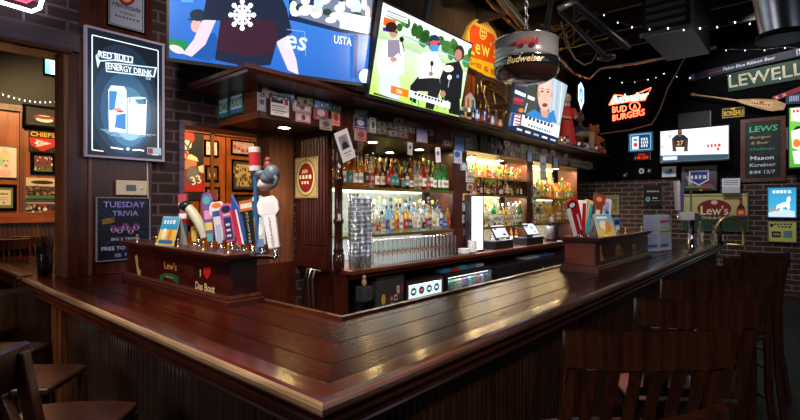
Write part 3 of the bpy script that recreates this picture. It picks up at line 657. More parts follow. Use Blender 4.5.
# TV 2
k2 = 1.36
c2 = Vector((0, 0, CZ))+(Vector((-2.27, 2.917, 2.734))-Vector((0, 0, CZ)))*k2
def d2(p, M):
    Z = zm(M, 340, 0, 3.5)
    p.rect(0, 0, 1, 1, 'b4de5a', 'd8e8ee')
    p.rect(0, .62, 1, .38, 'a8c890', 'eef4fa')
    rr = random.Random(2)
    for i in range(40):
        X = rr.uniform(190, 470); ellpx(p, Z, X, 60+(X-160)*.46+rr.uniform(-14, 30), rr.uniform(8, 18), rr.uniform(12, 24), rr.choice(['2a5a20', '3a7030', '1e4818', '4a8038']), 9)
    for i in range(8): ellpx(p, Z, 165+i*8, 45+i*4, 12, 14, '4a8a30', 8)
    linepx(p, Z, [(215, 125), (460, 225)], .012, '8ab0d0')
    polypx(p, Z, [(148, 60), (190, 72), (186, 100), (145, 88)], 'e8601c'); polypx(p, Z, [(145, 95), (185, 105), (184, 116), (143, 108)], '3a2090')
    polypx(p, Z, [(152, 26), (232, 56), (231, 84), (150, 50)], 'e8ecf0'); linepx(p, Z, [(158, 38), (226, 64)], .012, '606878'); linepx(p, Z, [(158, 48), (226, 74)], .008, '808898')
    # left guest
    polypx(p, Z, [(136, 240), (190, 235), (205, 300), (200, 345), (168, 350), (130, 320)], 'ccd6ea')
    polypx(p, Z, [(150, 140), (205, 138), (218, 200), (214, 262), (130, 262), (122, 215)], 'e4e6f0'); polypx(p, Z, [(160, 140), (200, 140), (206, 205), (160, 200)], '8a8294')
    ellpx(p, Z, 180, 112, 15, 20, 'b88878'); ellpx(p, Z, 172, 95, 20, 18, '2a1810'); linepx(p, Z, [(178, 110), (194, 114)], .015, '201010')
    polypx(p, Z, [(172, 205), (198, 185), (215, 225), (190, 250)], 'f8f8fc'); ellpx(p, Z, 180, 208, 12, 9, 'c08c78'); ellpx(p, Z, 208, 138, 8, 10, '181818'); linepx(p, Z, [(210, 148), (218, 180)], .014, '202020')
    # middle guest
    polypx(p, Z, [(238, 300), (265, 268), (340, 275), (345, 310), (318, 385), (290, 380), (300, 320), (262, 318), (258, 362), (236, 350)], '16181e')
    polypx(p, Z, [(282, 184), (328, 180), (345, 215), (345, 270), (268, 275), (266, 230)], 'f2f4fa')
    ellpx(p, Z, 322, 150, 20, 27, '1c2a4a'); ellpx(p, Z, 320, 158, 13, 17, 'a86858'); linepx(p, Z, [(305, 150), (340, 146)], .03, 'd8485a'); polypx(p, Z, [(306, 160), (338, 158), (334, 180), (310, 180)], '4090d0')
    ellpx(p, Z, 313, 222, 6, 10, '202020'); linepx(p, Z, [(312, 230), (309, 262)], .014, '202020'); ellpx(p, Z, 309, 258, 8, 8, 'a87060')
    # right guest
    polypx(p, Z, [(345, 320), (410, 330), (412, 405), (372, 395), (370, 350), (348, 360)], '101216')
    polypx(p, Z, [(362, 222), (408, 214), (422, 250), (414, 345), (345, 335), (340, 275)], '14161c')
    ellpx(p, Z, 409, 185, 17, 27, '2a1c1a'); ellpx(p, Z, 405, 192, 13, 20, 'b47c6a'); ellpx(p, Z, 374, 270, 8, 9, 'e8f0ff'); linepx(p, Z, [(374, 275), (369, 305)], .014, 'b0b8c8'); ellpx(p, Z, 370, 240, 18, 12, 'fff2d0'); ellpx(p, Z, 350, 328, 10, 12, 'b07868'); polypx(p, Z, [(398, 262), (406, 262), (406, 272), (398, 272)], '5090d0')
    for X in (255, 345): linepx(p, Z, [(X-10, 335), (X-16, 380)], .02, '3a9a70'); linepx(p, Z, [(X+8, 340), (X+12, 385)], .02, '3a9a70')
    polypx(p, Z, [(168, 298), (230, 315), (228, 342), (166, 325)], 'f07818'); a = Z(196, 320); p.text('ON', a[0], a[1], .045, 'ffffff', rot=0)
    polypx(p, Z, [(233, 314), (376, 358), (374, 380), (232, 338)], 'f4f6fa'); a = Z(303, 342); p.text('~9', a[0], a[1], .028, '181c28', .34)
    polypx(p, Z, [(106, 322), (250, 368), (415, 408), (415, 425), (106, 345)], '2a3a28')
television('large tilted television showing three seated guests with microphones on a green field', c2, (.012, 1, -.009), (.207, .006, .978), 1.1*k2, d2, mount=1.9)
k3 = 1.36
c3 = Vector((0, 0, CZ))+(Vector((-2.02, 4.427, 2.637))-Vector((0, 0, CZ)))*k3
def d3(p, M):
    Z = zm(M, 500, 60, 3.817)
    p.rect(0, 0, 1, 1, '16304a', '223648')
    polypx(p, Z, [(170, 20), (290, 90), (220, 330), (190, 220)], 'a8b8c4')
    for i, cc in enumerate(('c4d0d8', '90a4b4', 'd0dce4', '8ca0b0')): linepx(p, Z, [(212+i*13, 65+i*7), (200+i*12, 240)], .035, cc)
    polypx(p, Z, [(95, 90), (150, 60), (140, 200), (90, 210)], '3a4038')
    polypx(p, Z, [(100, 205), (130, 188), (170, 215), (205, 190), (216, 240), (100, 228)], '2878b8')
    ellpx(p, Z, 170, 130, 27, 68, 'e0b0a0', 22); ellpx(p, Z, 172, 82, 22, 26, 'e8c0b0'); polypx(p, Z, [(152, 190), (186, 196), (180, 222), (160, 216)], 'c89484')
    ellpx(p, Z, 160, 120, 6, 3, '402820', 8); ellpx(p, Z, 182, 122, 6, 3, '402820', 8); ellpx(p, Z, 170, 172, 11, 8, '803838', 10); linepx(p, Z, [(154, 110), (166, 110)], .008, '503830'); linepx(p, Z, [(176, 112), (188, 114)], .008, '503830'); linepx(p, Z, [(172, 125), (169, 148), (176, 150)], .006, 'b07868')
    ellpx(p, Z, 146, 130, 5, 12, 'c89484', 8); ellpx(p, Z, 196, 134, 5, 12, 'c89484', 8)
    a = Z(104, 140); p.text('~2', a[0], a[1], .05, 'f0f0ff'); linepx(p, Z, [(102, 165), (92, 200)], .03, 'b8d4f0')
    linepx(p, Z, [(50, 148), (88, 156)], .05, 'b83040'); linepx(p, Z, [(50, 162), (88, 170)], .03, '902838')
    ellpx(p, Z, 78, 192, 9, 8, 'e88020')
    polypx(p, Z, [(40, 200), (76, 208), (70, 262), (34, 248)], 'd8e0f0')
    for i in range(4): linepx(p, Z, [(54, 206+i*12), (74, 212+i*12)], .022, 'c02838')
    polypx(p, Z, [(40, 200), (54, 204), (46, 252), (34, 248)], '24408a')
    polypx(p, Z, [(82, 208), (226, 252), (220, 296), (76, 248)], 'e8ecf2'); a = Z(150, 236); p.text('~8', a[0], a[1], .05, '283040', .62); a = Z(150, 262); p.text('~9', a[0], a[1], .03, '506070', .5)
    polypx(p, Z, [(30, 250), (76, 250), (220, 298), (216, 322), (30, 275)], '101c38')
    for i in range(5): X = 60+i*32; linepx(p, Z, [(X, 262+i*10), (X+20, 268+i*10)], .03, ('c8d8f0', 'e8e8f0', '90a8d0', 'f0f4ff', 'a8b8d8')[i])
television('tilted television with a bald man in a blue shirt, right of the hanging lamp', c3, (-.006, 1, -.013), (.187, .014, .982), 1.1*k3, d3, mount=1.9)

# far wall items
YB = YF-.012
def far(name, label, cat, box, draw, mat=PAPER, frame=None, fmat=None, fw=.02, off=0, group=None, bg='ffffff', thick=.012, rot=0):
    c, w, h = rectY(*box, YB-off-thick); c = (c[0], YB-off, c[2]); R, U = Vector((cos(rot), 0, sin(rot))), Vector((-sin(rot), 0, cos(rot)))
    p = Pic(w, h, bg); M = mapper((c[0], YB-off-thick, c[2]), R, U, w, h); draw(p, M)
    return board(name, label, cat, c, R, U, p, mat, thick, frame, fmat, fw, group)
def d4(p, M):
    Z = zm(M, 600, 80, 4.2)
    p.rect(0, 0, 1, 1, 'd8dce4', 'f2f2f6'); rr = random.Random(9)
    for i in range(26): ellpx(p, Z, rr.uniform(255, 540), rr.uniform(215, 300), rr.uniform(2, 8), rr.uniform(1, 4), rr.choice(['a8b4c8', 'c4ccd8', '8890a8']), 7)
    a = Z(480, 275); p.text('~4', a[0], a[1], .09, 'd83030', .2, shear=.2); ellpx(p, Z, 496, 290, 6, 6, 'c02020')
    polypx(p, Z, [(304, 245), (322, 230), (352, 230), (370, 245), (362, 300), (310, 300)], '16202c'); ellpx(p, Z, 336, 222, 10, 17, '6a4030'); polypx(p, Z, [(316, 282), (358, 282), (352, 320), (320, 320)], 'd8e0e8'); polypx(p, Z, [(302, 245), (312, 246), (322, 300), (306, 300)], '4a3028'); polypx(p, Z, [(372, 245), (362, 246), (352, 300), (368, 300)], '4a3028')
    a = Z(337, 265); p.text('27', a[0], a[1], .14, 'e8a040')
    polypx(p, Z, [(250, 318), (560, 310), (560, 345), (250, 345)], '2c4858'); polypx(p, Z, [(265, 322), (325, 320), (325, 335), (265, 338)], 'c8d4dc')
c4, w4, h4 = rectY(660.5, 128.5, 728.5, 160.5, YF-.25)
television('mid-size television on the black far wall showing a dark jersey and white wall', (c4[0], YF-.25, c4[2]), RX, UZ, w4, d4, hh=h4, wall=.205)
def d5(p, M):
    p.rect(0, 0, 1, 1, '4a9a30', '78c048'); Z = zm(M, 690, 80, 4.2)
    polypx(p, Z, [(425, 120), (470, 118), (470, 175), (425, 172)], 'f0f0f0'); a = Z(450, 130); p.text('~3', a[0]+.05, a[1], .05, 'd83018', .5)
    ellpx(p, Z, 456, 215, 20, 22, '181c24'); polypx(p, Z, [(425, 215), (475, 200), (475, 300), (430, 285)], 'eae6ea'); ellpx(p, Z, 448, 265, 16, 18, 'e87820'); polypx(p, Z, [(430, 300), (475, 295), (475, 350), (440, 352)], 'f4f4f4')
c5, w5, h5 = rectY(789.5, 107, 812, 167, YF-.25)
television('television at the right edge showing a green field and orange glove', (c5[0], YF-.25, c5[2]), RX, UZ, w5, d5, hh=h5, wall=.205)
far('speaker_bar', 'black sound bar mounted over the far wall television', 'speaker', (678, 112, 710, 127), lambda p, M: [p.line([(.02, y), (.98, y)], .01, '1c1e24') for y in (.2, .35, .5, .65, .8)], bg='08090c', thick=.12)

def dlews(p, M):
    Z = zm(M, 640, 160, 4.2)
    p.rect(0, 0, 1, 1, 'a09a5a', 'c8c484')
    polypx(p, Z, [(176, 215), (330, 235), (460, 232), (462, 300), (176, 300)], '123a2c'); polypx(p, Z, [(176, 150), (460, 148), (460, 152), (176, 155)], '6a6a30')
    ellpx(p, Z, 312, 205, 74, 41, 'c8b890', 28); ellpx(p, Z, 312, 205, 72, 39, '781420', 28); ellpx(p, Z, 312, 178, 14, 9, 'd8c8a0')
    a = Z(313, 212); p.text("Lew's", a[0], a[1], .26, 'e8d8a8', .42); p.text("Lew's", a[0]+.006, a[1]-.01, .26, '123018', .41); a = Z(313, 211); p.text("Lew's", a[0], a[1], .245, 'e4dcb4', .4)
    a = Z(310, 243); p.text('Grill & Bar', a[0], a[1], .07, 'b8c0a8', .37)
    polypx(p, Z, [(404, 245), (408, 200), (416, 188), (418, 162), (430, 162), (432, 188), (440, 200), (444, 245)], '3a1410'); polypx(p, Z, [(405, 205), (442, 205), (443, 236), (405, 236)], 'b83a28'); polypx(p, Z, [(417, 165), (431, 165), (431, 185), (417, 185)], 'a82c20'); ellpx(p, Z, 424, 220, 12, 8, 'e8b060')
    p.frame(.01, .02, '58583a')
far('wall_sign', "large olive banner reading Lew's Grill & Bar on brick behind the brass arch", 'sign', (681, 193, 748.5, 231), dlews, bg='b0aa68', off=.01)
def dchalk(p, M):
    Z = zm(M, 690, 80, 4.2); T = lambda t, X, Y, h, c, w=None: p.text(t, *Z(X, Y), h, c, w, shear=.1)
    rr = random.Random(1)
    for i in range(10): p.ell(rr.random(), rr.random(), .15, .06, '141c1c')
    T('LEWS', 308, 204, .10, '3ab878', .78); T('Burger', 297, 241, .055, 'a8946a', .6); T('& Beer', 294, 263, .05, 'a8946a', .5); T('Challenge', 302, 290, .055, '2f8a62', .7)
    T('Mason', 302, 327, .07, 'd8e4e8', .66); T('Kcrelnor', 305, 356, .06, 'c8d4dc', .72); T('8:84 12/7', 303, 386, .06, 'c8d4dc', .72)
far('chalkboard', 'tall wood-framed chalkboard with green Lews lettering', 'chalkboard', (745, 121.5, 781, 178), dchalk, bg='0c1214', frame=1, fmat=wood('chalk_frame', '3a1c14', '70402e', 2), fw=.07)
def dlewell(p, M):
    Z = zm(M, 680, 40, 4.667); p.rect(0, 0, 1, 1, '0c3028', '0e3a30')
def big_banner(name, label, quad, draw, bg, y, thick=.01):
    # quad in px of a tilted banner: left-top, right-top, left-bottom
    a, b, c = atY(*quad[0], y), atY(*quad[1], y), atY(*quad[2], y); R = (b-a).normalized(); N = Vector((0, -1, 0)); U = N.cross(R); w = (b-a).length; h = abs((a-c).dot(U))
    ctr = a+R*w/2-U*h/2; p = Pic(w, h, bg); M = mapper(ctr, R, U, w, h); draw(p, M); r = board(name, label, 'banner', ctr-N*thick, R, U, p, thick=thick); return r
big_banner('cloth_banner', 'dark green banner with big cream LEWELL lettering on the black wall', [(727, 74), (812, 57), (727, 92)], lambda p, M: (p.text('LEWELLS', .52, .5, .66, '0a1c18', 1.0), p.text('LEWELLS', .515, .52, .66, 'c0bca0', 1.0)), '0e3a30', YB-.03)
big_banner('cloth_banner', 'navy banner with script Pabst Blue Ribbon Beer lettering above the green one', [(688, 74.5), (812, 45), (688, 81.5)], lambda p, M: (p.rect(0, 0, 1, 1, '0a1030'), p.text('Pabst Blue Ribbon Beer', .52, .55, .42, 'c0c8e0', .42, shear=.25), p.poly([(.18, .3), (.3, .42), (.3, .55), (.18, .5)], '7a1420'), p.text('dll', .03, .5, .7, 'a8b0c8', .05), p.text('ll', .9, .5, .8, 'a8b0c8', .03)), '0a1030', YB-.01)
big_banner('cloth_banner', 'crimson pennant strip hanging beside the oar blade', [(772, 97), (812, 82), (774, 101)], lambda p, M: p.text('x  x', .2, .5, .6, 'e8d0d0'), '8a1424', YB-.06)
big_banner('cloth_banner', 'blue pennant with white lettering at the right edge below the crimson strip', [(786, 94), (812, 92), (789, 104)], lambda p, M: p.text('IIIIII ES', .5, .5, .55, 'c8d8f0', .7), '16386a', YB-.05)
# oar
a, b = atY(693, 94.5, YB-.1), atY(785, 107, YB-.1); d = (b-a).normalized(); L = (b-a).length
r = root('wooden_oar', 'varnished wooden oar with red lettering hung on the black far wall', 'oar'); orient(r, a, d, Vector((0, -1, 0)).cross(d))
OARW = wood('oar_wood', 'b08050', 'dcb888', 0, rough=.4)
MB().tube([(0, 0, 0), (L*.55, 0, 0)], [.016, .02], 10).build('shaft', OARW, r); MB().ell((0, 0, 0), (.05, .035, .02)).build('grip', OARW, r)
m = MB(); prof = []
n = 14
up = [(L*.5+(L*.5)*i/n, .018+.085*sin(min(1, i/n*1.25)*pi/2)*(1 if i < n-2 else (.8 if i < n-1 else .62 if i < n else .4))) for i in range(n+1)]
poly = up+[(x, -y) for x, y in reversed(up)]
m.prism(poly, 2, -.012, .012); m.build('blade', OARW, r)
p = Pic(.34, .1, 'd8b888', step=.0006); p.c = p.c; p.text('~7', .5, .42, .34, 'a02418', .9, shear=.1); p.ell(.5, .78, .12, .16, 'a02418')
o = p.build('lettering', PAPER, r, off=.0126); o.location = (L*.76, 0, 0)
far('wall_plate', 'yellow lettered BONSHU plate under the oar', 'sign', (722, 107.5, 744.5, 117.5), lambda p, M: (p.frame(.06, .05, 'c8a020'), p.text('BONSHU', .5, .45, .5, 'e8c030', .84), p.ell(.5, .88, .1, .1, 'e8c030')), bg='14120a')
def dhorse(p, M):
    Z = zm(M, 700, 160, 4.2); p.rect(0, 0, 1, 1, '48b8dc', '2c98d0'); polypx(p, Z, [(286, 238), (398, 240), (398, 215), (340, 205), (286, 222)], 'c8e4ee')
    p.text('~5', .5, .87, .1, 'e8f8ff', .7)
    polypx(p, Z, [(318, 212), (322, 190), (345, 180), (362, 176), (366, 156), (378, 152), (382, 168), (376, 176), (378, 200), (370, 214), (366, 198), (350, 198), (344, 216), (336, 212), (338, 200), (328, 202)], 'fafcff'); polypx(p, Z, [(290, 200), (312, 208), (330, 206), (334, 214), (300, 214)], 'c8825a')
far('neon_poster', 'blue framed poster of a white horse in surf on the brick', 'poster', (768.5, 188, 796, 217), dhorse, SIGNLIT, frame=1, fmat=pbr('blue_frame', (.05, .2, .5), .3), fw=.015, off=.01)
def dyel(p, M):
    p.rect(0, 0, 1, 1, 'c8d060', 'd8dc88'); p.text('~6', .55, .86, .09, '38401c', .7); p.text('~4', .6, .73, .09, '38401c', .5); p.rect(.12, .2, .34, .3, '1c2820'); p.rect(.55, .2, .32, .34, '5c9098'); p.text('OPEN', .3, .35, .1, 'e8e8d0', .25); p.ell(.12, .8, .07, .09, '2a2a20')
far('wall_poster', 'yellow-green poster with dark squares below the horse poster', 'poster', (768.5, 221.5, 796, 241.5), dyel, frame=1, fmat=DSTEEL, fw=.015, off=.01)
def dcard(p, M):
    Z = zm(M, 640, 160, 4.2); p.rect(0, 0, 1, 1, '2a2428', '706a74'); rr = random.Random(12)
    for i in range(16): polypx(p, Z, [(rr.uniform(180, 325), rr.uniform(35, 130)) for _ in range(3)], rr.choice(['8a1c1c', '3a3440', '6a6470', '201c20', 'b0a8b4']))
    polypx(p, Z, [(206, 45), (290, 42), (290, 85), (248, 108), (206, 88)], 'e4e6f0'); polypx(p, Z, [(212, 50), (284, 48), (284, 82), (248, 102), (212, 84)], '20408a'); a = Z(248, 72); p.text('~4', a[0], a[1], .14, 'f0f0f8', .46)
    polypx(p, Z, [(250, 112), (262, 110), (262, 134), (250, 134)], 'd8a020'); a = Z(222, 116); p.text('~4', a[0]+.2, a[1], .1, 'c83030', .5)
far('framed_mirror_sign', 'dark framed mirror sign with a blue and white shield', 'sign', (681.5, 166, 717, 191), dcard, frame=1, fmat=BLACK, fw=.05, off=.01)
far('wall_card', 'small white card with a blue animal sketch beside the shield mirror', 'card', (662, 166.5, 676, 177), lambda p, M: (p.ell(.5, .45, .3, .25, '90b0d0'), p.ell(.6, .6, .15, .2, '3a5a8a'), p.line([(.2, .3), (.8, .3)], .05, '3a5a8a')), bg='d8e4ec')
far('wall_poster', 'black poster with a pale blue disc on the brick, right of the bottles', 'poster', (644.5, 185.5, 662, 206.5), lambda p, M: (p.ell(.2, .35, .13, .12, '70b8d0'), p.ell(.2, .35, .05, .05, '101418'), p.text('~5', .5, .72, .07, 'b8b8b8', .7), p.text('~3', .62, .4, .07, 'd0d0d0', .3), p.line([(.4, .28), (.9, .28)], .02, 'a0a0a0')), bg='08090c', off=.01, thick=.03)
far('wall_poster', 'small yellowed picture on the brick behind the right tap handles', 'picture', (605, 195, 619, 215), lambda p, M: (p.rect(.15, .2, .7, .6, '5a5a3c'), p.ell(.5, .45, .2, .2, '8a6a40')), bg='7c7850', off=.01)
far('paper_box', 'white box with printed side fixed above the olive banner', 'box', (722, 178.5, 740, 193), lambda p, M: (p.rect(0, 0, 1, .42, 'c8ccd4'), p.line([(.1, .85), (.9, .85)], .05, '606a78'), p.line([(.1, .72), (.9, .72)], .05, '606a78'), p.line([(.1, .6), (.9, .6)], .05, '8890a0')), bg='e8eaee', thick=.14)
def dbank(p, M):
    Z = zm(M, 600, 80, 4.2); p.rect(0, 0, 1, 1, '12284c', '1e4068'); p.frame(.07, .05, '7cc8e8'); polypx(p, Z, [(134, 240), (163, 236), (163, 290), (134, 292)], 'f0f4fa'); ellpx(p, Z, 149, 252, 9, 5, '6a80b0'); ellpx(p, Z, 149, 272, 8, 9, 'd84030')
    for i, t in enumerate(('~3', '~4', '~3')): a = Z(188, 248+i*14); p.text(t, a[0], a[1], .15, 'd8e8ff', .32)
far('lit_sign', 'blue lit beer sign with a white can panel on the black wall', 'sign', (629, 133, 652, 151), dbank, SIGNLIT, frame=1, fmat=pbr('light_blue_rim', (.2, .5, .65), .3), fw=.01, thick=.07)
def dled(p, M): p.text('LEWS', .5, .75, .24, 'ff3424', .4); p.text('18:20', .5, .32, .38, 'ff3a28', .8)
far('led_clock', 'small black display with glowing red digits below the blue beer sign', 'clock', (633.5, 152.5, 650, 160), dled, SIGNLIT, bg='060404', thick=.05)
far('wall_sticker', 'round white sticker on the black wall strip above the brick', 'sticker', (638.5, 168, 644.5, 174), lambda p, M: (p.ell(.5, .5, .45, .45, 'd0d4dc'), p.ell(.5, .5, .2, .2, '202428')), bg='0a0b0e', thick=.006)
far('wall_sticker', 'small pale sticker beside the round one on the black wall strip', 'sticker', (647.5, 168.5, 651, 173), lambda p, M: p.poly([(.1, .1), (.9, .5), (.2, .9)], 'b0b4bc'), bg='0a0b0e', thick=.006)
far('wall_sticker', 'small yellow-white sticker near the ledge end on the black wall', 'sticker', (622.5, 172.5, 627.5, 177), lambda p, M: p.poly([(.1, .3), (.9, .9), (.6, .1)], 'c8b890'), bg='0a0b0e', thick=.006)
# neon bow tie sign
def neon_poly(M2, pts, mat, par, name, r=.012, closed=False):
    MB().tube([M2(*q) for q in pts], r, 6, closed=closed).build(name, mat, par)
r = root('neon_sign', 'neon Budweiser bow tie over BUD & BURGERS letters in red tubes', 'sign')
yN = YF-.1; cN = atY(632, 104, yN); r.location = cN; loc = lambda X, Y: atY(600+X/4.2, 80+Y/4.2, yN)-cN
NR, NW = neon('red_neon', (1, .12, .05), 5), neon('white_neon', (.5, 1, .88), 3)
neon_poly(loc, [(38, 105), (62, 62), (130, 70), (215, 32), (188, 84), (120, 90), (38, 105)], NR, r, 'bow_tie_tube', .013)
MB().box(cN.x*0-.5, .04, -.02, .5, .06, .02).box(-.02, .06, -.3, .02, .095, .3).build('bracket', BLACK, r)
def neon_text(t, X, Y, Wpx, h, mat, par, name, shear=0, bold=1, rot=0):
    p0, p1 = loc(X-Wpx/2, Y), loc(X+Wpx/2, Y); w = (p1-p0).length; vs, fs = text_mesh(t); x0 = min(v[0] for v in vs); x1 = max(v[0] for v in vs); y0 = min(v[1] for v in vs); y1 = max(v[1] for v in vs)
    H = abs(loc(X, Y-h/2).z-loc(X, Y+h/2).z); V = []
    slope = (p1.z-p0.z)+rot
    for dy in (0, .012):
        for x, y in vs: fx = (x-x0)/(x1-x0)-.5; fy = (y-y0)/(y1-y0)-.5; V.append(((p0.x+p1.x)/2+fx*w+fy*H*shear, dy+.0, (p0.z+p1.z)/2+fy*H+fx*slope))
    n = len(vs); F2 = [f for f in fs]+[tuple(i+n for i in reversed(f)) for f in fs]
    MB().add(V, F2).build(name, mat, par)
neon_text('Budweiser', 127, 72, 150, 34, NW, r, 'script_letters', .3, rot=.12)
neon_text('BUD', 82, 122, 60, 26, NR, r, 'red_letters', rot=.04); neon_text('BURGERS', 120, 147, 134, 26, NR, r, 'red_letters', rot=.14)
neon_poly(loc, [(146+22*cos(a), 110+18*sin(a)) for a in [i*2*pi/14 for i in range(14)]], NR, r, 'round_tube', .012, True); neon_text('A', 146, 111, 16, 20, NR, r, 'red_letters')

# ------------------------------------------------------------------ posters on the wooden pier (plane X = XW)
def side(name, label, cat, box, draw, X, mat=PAPER, frame=None, fmat=None, fw=.02, group=None, bg='ffffff', thick=.012):
    c, w, h = rectX(*box, X+thick); c = (X, c[1], c[2]); p = Pic(w, h, bg); M = mapper((X+thick, c[1], c[2]), RY, UZ, w, h); draw(p, M)
    return board(name, label, cat, c, RY, UZ, p, mat, thick, frame, fmat, fw, group)
XP = XW+.013
def drb(p, M):
    Z = zm(M, 80, 20, 6)
    n = 10
    for i in range(n):
        for j in range(n):
            pass
    p.ell(.45, .45, .5, .48, '16283a', 24); p.ell(.48, .42, .42, .4, '1e3850', 24); p.ell(.5, .38, .34, .32, '2a5070', 24); p.ell(.52, .34, .27, .25, '3f7090', 24); p.ell(.54, .32, .2, .18, '7fb0c8', 24)
    p.line([(.06, .04), (.06, .95), (.94, .95), (.94, .04)], .008, 'dfe8ee'); p.line([(.06, .04), (.2, .035)], .008, 'dfe8ee'); p.line([(.85, .04), (.94, .04)], .008, 'dfe8ee')
    polypx(p, Z, [(92, 215), (115, 190), (200, 198), (318, 222), (315, 262), (200, 245), (120, 250), (105, 290)], 'c8dce8'); polypx(p, Z, [(100, 215), (118, 196), (200, 204), (310, 227), (306, 255), (200, 238), (118, 243)], '27455c')
    polypx(p, Z, [(150, 255), (250, 262), (460, 285), (445, 345), (300, 328), (155, 312)], 'c8dce8'); polypx(p, Z, [(158, 262), (250, 268), (448, 290), (438, 338), (300, 321), (162, 305)], '27455c')
    a = Z(208, 222); p.text('RED BULL', a[0], a[1], .052, 'f4faff', .42, rot=.03); a = Z(302, 300); p.text('ENERGY DRINK', a[0], a[1], .05, 'f4faff', .6, rot=.03); a = Z(408, 352); p.text('ICE', a[0], a[1], .02, 'c8dce8')
    Z = zm(M, 80, 90, 6)
    polypx(p, Z, [(168, 0), (185, -26), (262, -20), (276, 5), (276, 258), (172, 250)], 'f6fbff')
    polypx(p, Z, [(172, 5), (222, 8), (205, 120), (172, 125)], '3478b8'); polypx(p, Z, [(225, 8), (272, 10), (240, 120), (208, 118)], 'b8d8ee'); polypx(p, Z, [(215, 150), (272, 140), (272, 240), (205, 225)], '3478b8')
    ellpx(p, Z, 222, 118, 26, 10, 'd88888'); ellpx(p, Z, 240, 130, 22, 7, 'd03838')
    polypx(p, Z, [(284, 82), (392, 88), (384, 272), (290, 264)], 'ffffff'); linepx(p, Z, [(286, 45), (290, 264)], .006, 'e0f0ff'); linepx(p, Z, [(396, 58), (386, 272)], .006, 'e0f0ff'); ellpx(p, Z, 340, 50, 55, 8, 'b0d0e4'); polypx(p, Z, [(300, 52), (325, 48), (330, 80), (300, 82)], 'c8e4f4')
    for q in range(5): linepx(p, Z, [(120+q*14, 236+q*9), (450-q*30, 272+q*5)], .004, '90b8d0')
    linepx(p, Z, [(180, 345), (225, 352), (255, 357)], .012, 'e8f4fc'); linepx(p, Z, [(310, 362), (350, 360), (380, 366)], .012, 'e8f4fc'); ellpx(p, Z, 283, 355, 10, 9, 'e8f4fc')
    polypx(p, Z, [(398, 345), (482, 350), (482, 392), (398, 386)], '8a98a0'); polypx(p, Z, [(402, 350), (432, 352), (432, 385), (402, 382)], '6a2c2c')
side('neon_poster', 'large lit Red Bull energy drink poster with lavender frame on the wooden pier', 'poster', (87, 27.5, 162, 154.5), drb, XP+.03, attr_mat('bright_sign_face', .3, emit=1.7), frame=1, fmat=pbr('lavender_frame', (.45, .42, .62), .4), fw=.018, bg='0c1622', thick=.03)
def dvod(p, M):
    Z = zm(M, 80, 20, 6); p.rect(0, 0, 1, 1, '98a4c4', 'a8b4d0'); p.frame(.03, .015, '3a3040')
    Z = zm(M, 0, 0, 3.23); ellpx(p, Z, 410, -10, 28, 28, '8a2018'); ellpx(p, Z, 410, -10, 18, 18, 'd8b088')
    a = Z(410, 22); p.text('Handmade', a[0], a[1], .11, '18182a', .78, shear=.25); a = Z(412, 45); p.text('VODKA', a[0], a[1], .045, '282840', .45); a = Z(412, 60); p.text('~7', a[0], a[1], .03, '383850', .7)
side('metal_sign', 'pale blue Handmade vodka sign high on the wooden pier', 'sign', (108, -26, 144, 24), dvod, XP, frame=1, fmat=BLACK, fw=.008)
def dtriv(p, M):
    Z = zm(M, 80, 170, 4.2); p.rect(0, 0, 1, 1, '06081a', '080e24')
    c = Z(180, 240); rr = random.Random(5)
    for i in range(40):
        a = rr.uniform(0, 2*pi); r0, r1 = rr.uniform(.25, .4), rr.uniform(.5, .75); p.line([(c[0]+r0*cos(a), c[1]+r0*sin(a)*.8), (c[0]+r1*cos(a), c[1]+r1*sin(a)*.8)], .005, rr.choice(['1c3070', '2a4aa0', '101c50', '3a60b8']))
    a = Z(184, 145); p.text('TUESDAY', a[0], a[1], .095, 'b8a8f0', .8); a = Z(187, 182); p.text('TRIVIA', a[0], a[1], .085, 'b0a0e8', .5)
    a = Z(115, 213); p.text('WEEKLY', a[0], a[1]+.02, .035, 'e8a030', .24, rot=.2); p.text('PRIZES', a[0], a[1]-.025, .035, 'e8a030', .22, rot=.2)
    for X, Y in ((137, 248), (163, 252), (186, 238), (208, 254), (231, 238)): ellpx(p, Z, X, Y, 13, 14, 'd8b0e0', 12); ellpx(p, Z, X, Y-7, 13, 8, '8a3a7a', 12); ellpx(p, Z, X, Y+6, 8, 6, '2a1c48', 8)
    a = Z(187, 288); p.text('BIG 5 TRIVIA', a[0], a[1], .045, 'c8c8e0', .55); a = Z(170, 326); p.text('FREE TO PLAY', a[0], a[1], .06, 'd0c8f0', .75); a = Z(186, 355); p.text('@ 7PM', a[0], a[1], .06, 'a0a0c8', .42)
    a = Z(262, 295); p.text('BONUS', a[0], a[1], .04, 'c09030', .2)
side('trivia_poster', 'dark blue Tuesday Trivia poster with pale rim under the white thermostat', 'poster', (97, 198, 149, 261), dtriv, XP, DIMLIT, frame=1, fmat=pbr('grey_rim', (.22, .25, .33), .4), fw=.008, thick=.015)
# thermostat
c, w, h = rectX(115.5, 180, 146, 195, XP+.02)
r = root('thermostat', 'white wall thermostat with grey display above the trivia poster', 'thermostat'); orient(r, (XP+.018, c[1], c[2]), RY, UZ)
MB().box(-w/2, -h/2, 0, w/2, h/2, .03).build('body', CREAM, r, bevel=.006); MB().box(-w*.2, -h*.22, .0301, w*.12, h*.2, .033).build('display', pbr('lcd', (.12, .14, .16), .2), r)
MB().lathe([(.001, .04), (.012, .04), (.014, .03)], 14, (w*.3, 0, 0), cap=False).build('dial', WHITE, r); m = MB()
for i in range(3): m.box(w*.14+i*.03, -h*.34, .0301, w*.16+i*.03, -h*.26, .034)
m.build('button', WHITE, r)
a = atX(147, 165, XP+.01); b = atX(151, 262, XP+.01)
tag(MB().tube([(a.x, a.y, 2.1), (a.x, a.y+.01, 1.7), (b.x, b.y, 1.2)], .006, 6).build('wall_cable', CREAM), 'thin pale cable running down the pier right of the trivia poster', 'cable')
